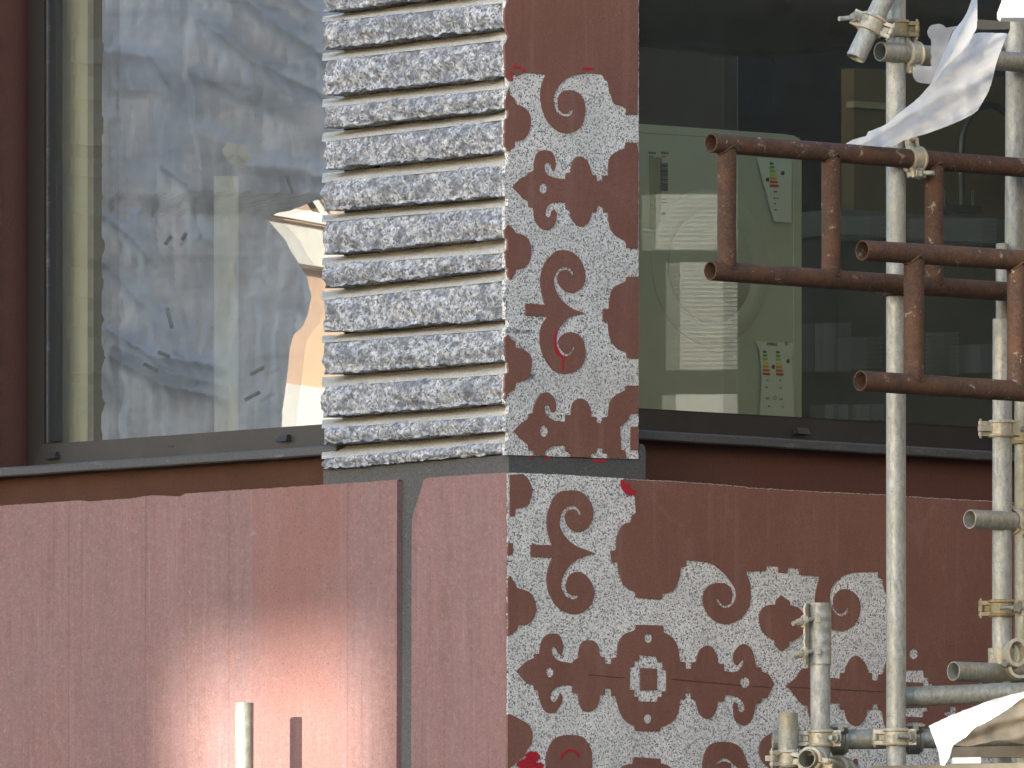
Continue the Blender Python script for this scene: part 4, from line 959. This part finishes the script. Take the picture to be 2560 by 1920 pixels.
boardbox('scaffold_board', [(2380, 1868), (2660, 1862), (2660, 1892), (2380, 1894)], YS + .02, .03, 'plank_wood_net_shade', label='brown toe board behind the white netting', cat='scaffold board', group='scaffold boards')
# the deck one lift up, just above the picture: boards side by side over the right wall
for k in range(5):
    o0 = .12 + k * .235
    a = CORNER + dR * .80 + nR * o0; b = CORNER + dR * 2.5 + nR * o0; zz = P(1270, -150, 30).z
    mb = MB(); mb.add([V((p.x, p.y, z)) for z in (zz, zz + .038) for p in (a, b, b + nR * .225, a + nR * .225)], [(0, 1, 2, 3), (4, 7, 6, 5), (0, 4, 5, 1), (1, 5, 6, 2), (2, 6, 7, 3), (3, 7, 4, 0)])
    mb.make('deck_board', 'plank_wood_net_shade', label='scaffold deck board overhead, above the right window', cat='scaffold board', group='deck boards overhead')

mb = MB(); a = CORNER + dR * 2.5 + nR * 1.42; b = CORNER + dR * 6.0 + nR * 1.42; a2 = CORNER + dR * 1.0 + nR * 1.42  # sheet added out of view to darken the wall's right end
mb.prism([[V((p.x, p.y, z)) for p, z in ((a2, 1.5), (b, 1.5), (b, 7.5), (a, 7.5), (a, 3.6), (a2, 3.6))]], nR, .004); mb.make('shade_sheet', 'wood_dark', None, label='dark sheet added out of view to shade the right end of the right wall', cat='sheeting')
for k in range(5):
    o0 = .14 + k * .235; zz = P(1270, 1990, 29.4).z
    a = CORNER + dR * 1.25 + nR * o0; b = CORNER + dR * 4.0 + nR * o0
    mb = MB(); mb.add([V((p.x, p.y, z)) for z in (zz - .038, zz) for p in (a, b, b + nR * .225, a + nR * .225)], [(0, 1, 2, 3), (4, 7, 6, 5), (0, 4, 5, 1), (1, 5, 6, 2), (2, 6, 7, 3), (3, 7, 4, 0)])
    mb.make('deck_board', 'plank_wood_net_shade', label='scaffold deck board below the picture, at the foot of the right wall', cat='scaffold board', group='deck boards below')

# ================================================================== what the windows mirror
# translucent tarpaulin hung on the left
TX = -6.0; tn = V((1, 0, 0)); tp0 = V((TX, 0, 0))
def xr(py):
    k = [(-300, 900), (480, 900), (500, 800), (530, 700), (545, 660), (560, 680), (600, 712), (640, 738), (700, 775), (745, 784), (790, 770), (830, 752), (870, 724), (1000, 706), (1150, 694)]
    for (a, xa), (b, xb) in zip(k, k[1:]):
        if a <= py <= b: return xa + (xb - xa) * (py - a) / (b - a)
    return k[-1][1]
RIDGES = [([(560, -40), (720, 80), (830, 150)], 22, .07), ([(640, -60), (850, 70)], 18, .06), ([(520, 60), (640, 160), (830, 250)], 22, .075), ([(490, 190), (600, 240), (720, 290)], 16, .05),
          ([(400, 160), (430, 220), (420, 420)], 12, .04), ([(380, 250), (380, 560)], 9, -.03), ([(455, 0), (450, 260), (500, 430)], 14, -.045), ([(490, 180), (500, 330), (520, 480)], 12, .04),
          ([(260, 540), (340, 600), (380, 640)], 14, .05), ([(270, 660), (380, 780), (420, 830)], 18, .05), ([(280, 830), (400, 900), (540, 920)], 16, .06), ([(290, 900), (420, 970), (560, 1000)], 12, .05),
          ([(300, 870), (420, 930), (540, 960)], 9, -.04), ([(380, 500), (390, 660)], 8, -.03), ([(520, 330), (640, 420), (800, 440)], 30, .05), ([(420, 430), (480, 470), (520, 600)], 12, .05), ([(280, 140), (390, 150)], 22, .05), ([(285, 215), (385, 220)], 12, -.03)]
def dseg(x, y, pl_):
    best = 1e9
    for (ax_, ay), (bx_, by) in zip(pl_, pl_[1:]):
        vx, vy = bx_ - ax_, by - ay; tt = max(0, min(1, ((x - ax_) * vx + (y - ay) * vy) / (vx * vx + vy * vy)))
        best = min(best, math.hypot(x - ax_ - vx * tt, y - ay - vy * tt))
    return best
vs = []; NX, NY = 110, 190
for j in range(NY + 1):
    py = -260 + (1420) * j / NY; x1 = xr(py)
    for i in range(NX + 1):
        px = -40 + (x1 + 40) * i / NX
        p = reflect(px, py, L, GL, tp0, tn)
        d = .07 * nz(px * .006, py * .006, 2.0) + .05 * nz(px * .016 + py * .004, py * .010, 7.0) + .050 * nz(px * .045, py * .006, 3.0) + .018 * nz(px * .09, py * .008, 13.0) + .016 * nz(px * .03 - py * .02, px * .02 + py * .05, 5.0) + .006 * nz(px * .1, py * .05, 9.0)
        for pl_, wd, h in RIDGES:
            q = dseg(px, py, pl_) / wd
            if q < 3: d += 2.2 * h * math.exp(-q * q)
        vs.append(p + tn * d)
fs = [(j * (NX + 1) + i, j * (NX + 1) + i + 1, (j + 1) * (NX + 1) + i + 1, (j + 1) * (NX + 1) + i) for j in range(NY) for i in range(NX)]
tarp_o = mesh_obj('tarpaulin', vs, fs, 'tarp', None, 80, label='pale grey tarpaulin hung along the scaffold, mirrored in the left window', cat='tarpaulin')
bp = [(555, 375), (570, 355), (590, 362), (598, 355), (618, 372), (628, 395), (622, 410), (600, 405), (592, 414), (572, 405), (560, 390)]
mb = MB(); ctr = reflect(592, 386, L, GL, V((TX + .33, 0, 0)), tn); rim = [reflect(x, y, L, GL, V((TX + .29 + .02 * (i % 3), 0, 0)), tn) for i, (x, y) in enumerate(bp)]
mb.add([ctr] + rim, [(0, i + 1, (i + 1) % len(rim) + 1) for i in range(len(rim))])
mb.make('rag', 'cream_patch', None, label='cream rag stuck to the tarpaulin, mirrored in the left window', cat='rag')
for x0, y0, x1, y1 in ((395, 880, 424, 892), (360, 910, 394, 927), (626, 936, 660, 918), (612, 1000, 650, 980), (718, 440, 732, 482), (412, 612, 428, 590), (455, 600, 466, 582), (418, 770, 430, 820)):
    a, b = reflect(x0, y0, L, GL, V((TX + .30, 0, 0)), tn), reflect(x1, y1, L, GL, V((TX + .30, 0, 0)), tn)
    mb = MB(); mb.tube(a, b, .006, None, 8); mb.make('tie', 'tie_grey', tarp_o)
# sunlit brick house further along the street
hn = V((.3, -.95, 0)).normalized(); hc = reflect(750, 800, L, GL, V((-15, 0, 0)), tn); hd = V((.95, .3, 0)).normalized()
def hp(a, z, o=0): return V((hc.x, hc.y, 0)) + hd * a + hn * o + UP * z
hs = thing('brick_house', 'sunlit orange brick house along the street, mirrored in the left window', 'house', hp(0, 0))
mb = MB(); mb.prism([[hp(-6, 0), hp(6, 0), hp(6, 9), hp(-6, 9)]], hn, 6); mb.make('wall', 'brick_orange', hs)
zc = hc.z
mb = MB(); mb.prism([[hp(-6, 0, .06), hp(6, 0, .06), hp(6, zc - .26, .06), hp(-6, zc - .26, .06)]], hn, .06); mb.make('plinth', 'pale_stone', hs)
mb = MB(); mb.prism([[hp(-6, zc + .20, .09), hp(6, zc + .20, .09), hp(6, zc + .34, .09), hp(-6, zc + .34, .09)]], hn, .09); mb.make('balcony', 'board_grey_house', hs)
for k in range(-12, 13):
    mb = MB(); a0 = k * .5
    mb.prism([[hp(a0, zc + .40, .12), hp(a0 + .07, zc + .40, .12), hp(a0 + .62, zc + .72, .12), hp(a0 + .55, zc + .72, .12)]], hn, .03); mb.make('brace', 'black_rubber', hs)
mb = MB(); mb.prism([[hp(-6, zc + .36, .12), hp(6, zc + .36, .12), hp(6, zc + .40, .12), hp(-6, zc + .40, .12)]], hn, .03); mb.make('rail', 'black_rubber', hs)
dh = thing('dark_backdrop', 'unseen backdrop added beyond the scaffold, dark where the right window mirrors it', 'house', (14, 28, 0))  # backdrop added so the right window mirrors something dark
mb = MB(); mb.prism([[V((14, 8, 0)), V((14, 48, 0)), V((14, 48, 6.8)), V((14, 8, 6.8))]], V((-1, 0, 0)), 5); plain('backdrop_dark', (.02, .019, .018), .9); mb.make('wall', 'backdrop_dark', dh)
plain('warm_bounce', (.36, .27, .185), .9, 0, .08, 2)  # upper part added to bounce warm sunlight onto the right wall
mb = MB(); mb.prism([[V((14.02, 4, 6.8)), V((14.02, 50, 6.8)), V((14.02, 50, 17)), V((14.02, 4, 17))]], V((-1, 0, 0)), 5); mb.make('bounce_wall', 'warm_bounce', dh)
# white boards leaning on the right, mirrored in the right window
RX = 3.6; rp0 = V((RX, 0, 0)); rn = V((-1, 0, 0))
def mirror_board(x0, y0, x1, y1, wavy, label, bmat='board_white', p0=None, n=None):
    p0 = p0 or rp0; n = n or rn
    q = [[reflect(x, y, R, GL, p0, n) for x in (x0, x1)] for y in (y0, y1)]
    K = max(2, int(abs(y1 - y0) / 11)) if wavy else 1
    mb = MB()
    def at(side, f): return q[0][side].lerp(q[1][side], f)
    for k in range(K):
        f0, f1 = k / K, (k + (.8 if wavy else 1)) / K; e = n * (.006 if wavy else 0)
        mb.prism([[at(0, f0) + e, at(1, f0) + e, at(1, f1), at(0, f1)]], n, .03)
    mb.make('white_board', bmat, None, label=label, cat='board', group='white boards leaning beyond the right window')
mirror_board(1700, 655, 1862, 925, True, 'corrugated white board mirrored over the washing machine door')
mirror_board(1640, 485, 1990, 625, True, 'wide corrugated white board mirrored across the washing machine')
mirror_board(1690, -60, 2036, 62, True, 'corrugated white board mirrored at the top of the right window')
mirror_board(1690, 985, 1890, 1060, False, 'low white board mirrored at the bottom of the washing machine')
plain('board_grey', (.72, .71, .68), .7, 0, .15, 6)
for x, y, a, h in ((2056, 806, 30, 120), (2096, 806, 32, 122), (2128, 842, 76, 80), (2330, 830, 66, 110), (2428, 860, 60, 70), (2150, 1010, 60, 40), (2110, 540, 100, 60), (2290, 545, 200, 70), (2080, 1010, 40, 60)): mirror_board(x, y, x + a, y + h, a > 60, 'dull grey board mirrored in the dark part of the right window', 'board_grey', CORNER + nR * 1.38, -nR)

# unseen wall added to block the sun, its openings shaping the sun patch
sc_c = V((-.62, 30.55, 0)) + V((S_DIR.x, S_DIR.y, 0)).normalized() * 40
sd = V((S_DIR.x, S_DIR.y, 0)).normalized(); sp = V((-sd.y, sd.x, 0))     # sp: along the wall
aim = L(690, 1900)                                                      # middle of the sun patch
aimz = aim.z + 40 * math.tan(SUN_EL); aimu = (aim - V((sc_c.x, sc_c.y, 0))).dot(sp)
def fp(u, z): return V((sc_c.x, sc_c.y, 0)) + sp * u + UP * z
fw = thing('sun_blocker_wall', 'tall unseen wall added across the street to block the sun, with openings for the sun patch', 'facade', fp(0, 0))
loops = [[fp(-10.8, 0), fp(2.5, 0), fp(2.5, 19), fp(-10.8, 19)]]
for k in (-2, -1, 0):
    c = aimu + k * 3.4; loops.append([fp(c - .36, aimz - 1.0), fp(c + .36, aimz - 1.0), fp(c + .36, aimz + .30), fp(c - .36, aimz + .30)])
# houses along the far side of the street, behind the camera
for k in range(2):
    x = -22 + k * 12; hh = (9, 11, 8, 12, 10, 11)[k]
    hb = MB(); hb.prism([[V((x, -16, 0)), V((x + 11.6, -16, 0)), V((x + 11.6, -16, hh)), V((x, -16, hh))]], V((0, 1, 0)), 9)
    hb.make('town_house', 'facade_brick', None, label='tall plain house across the street behind the viewer', cat='house', group='houses across the street')
mb = MB(); mb.prism(loops, -sd, .25); mb.make('wall', 'facade_brick', fw)
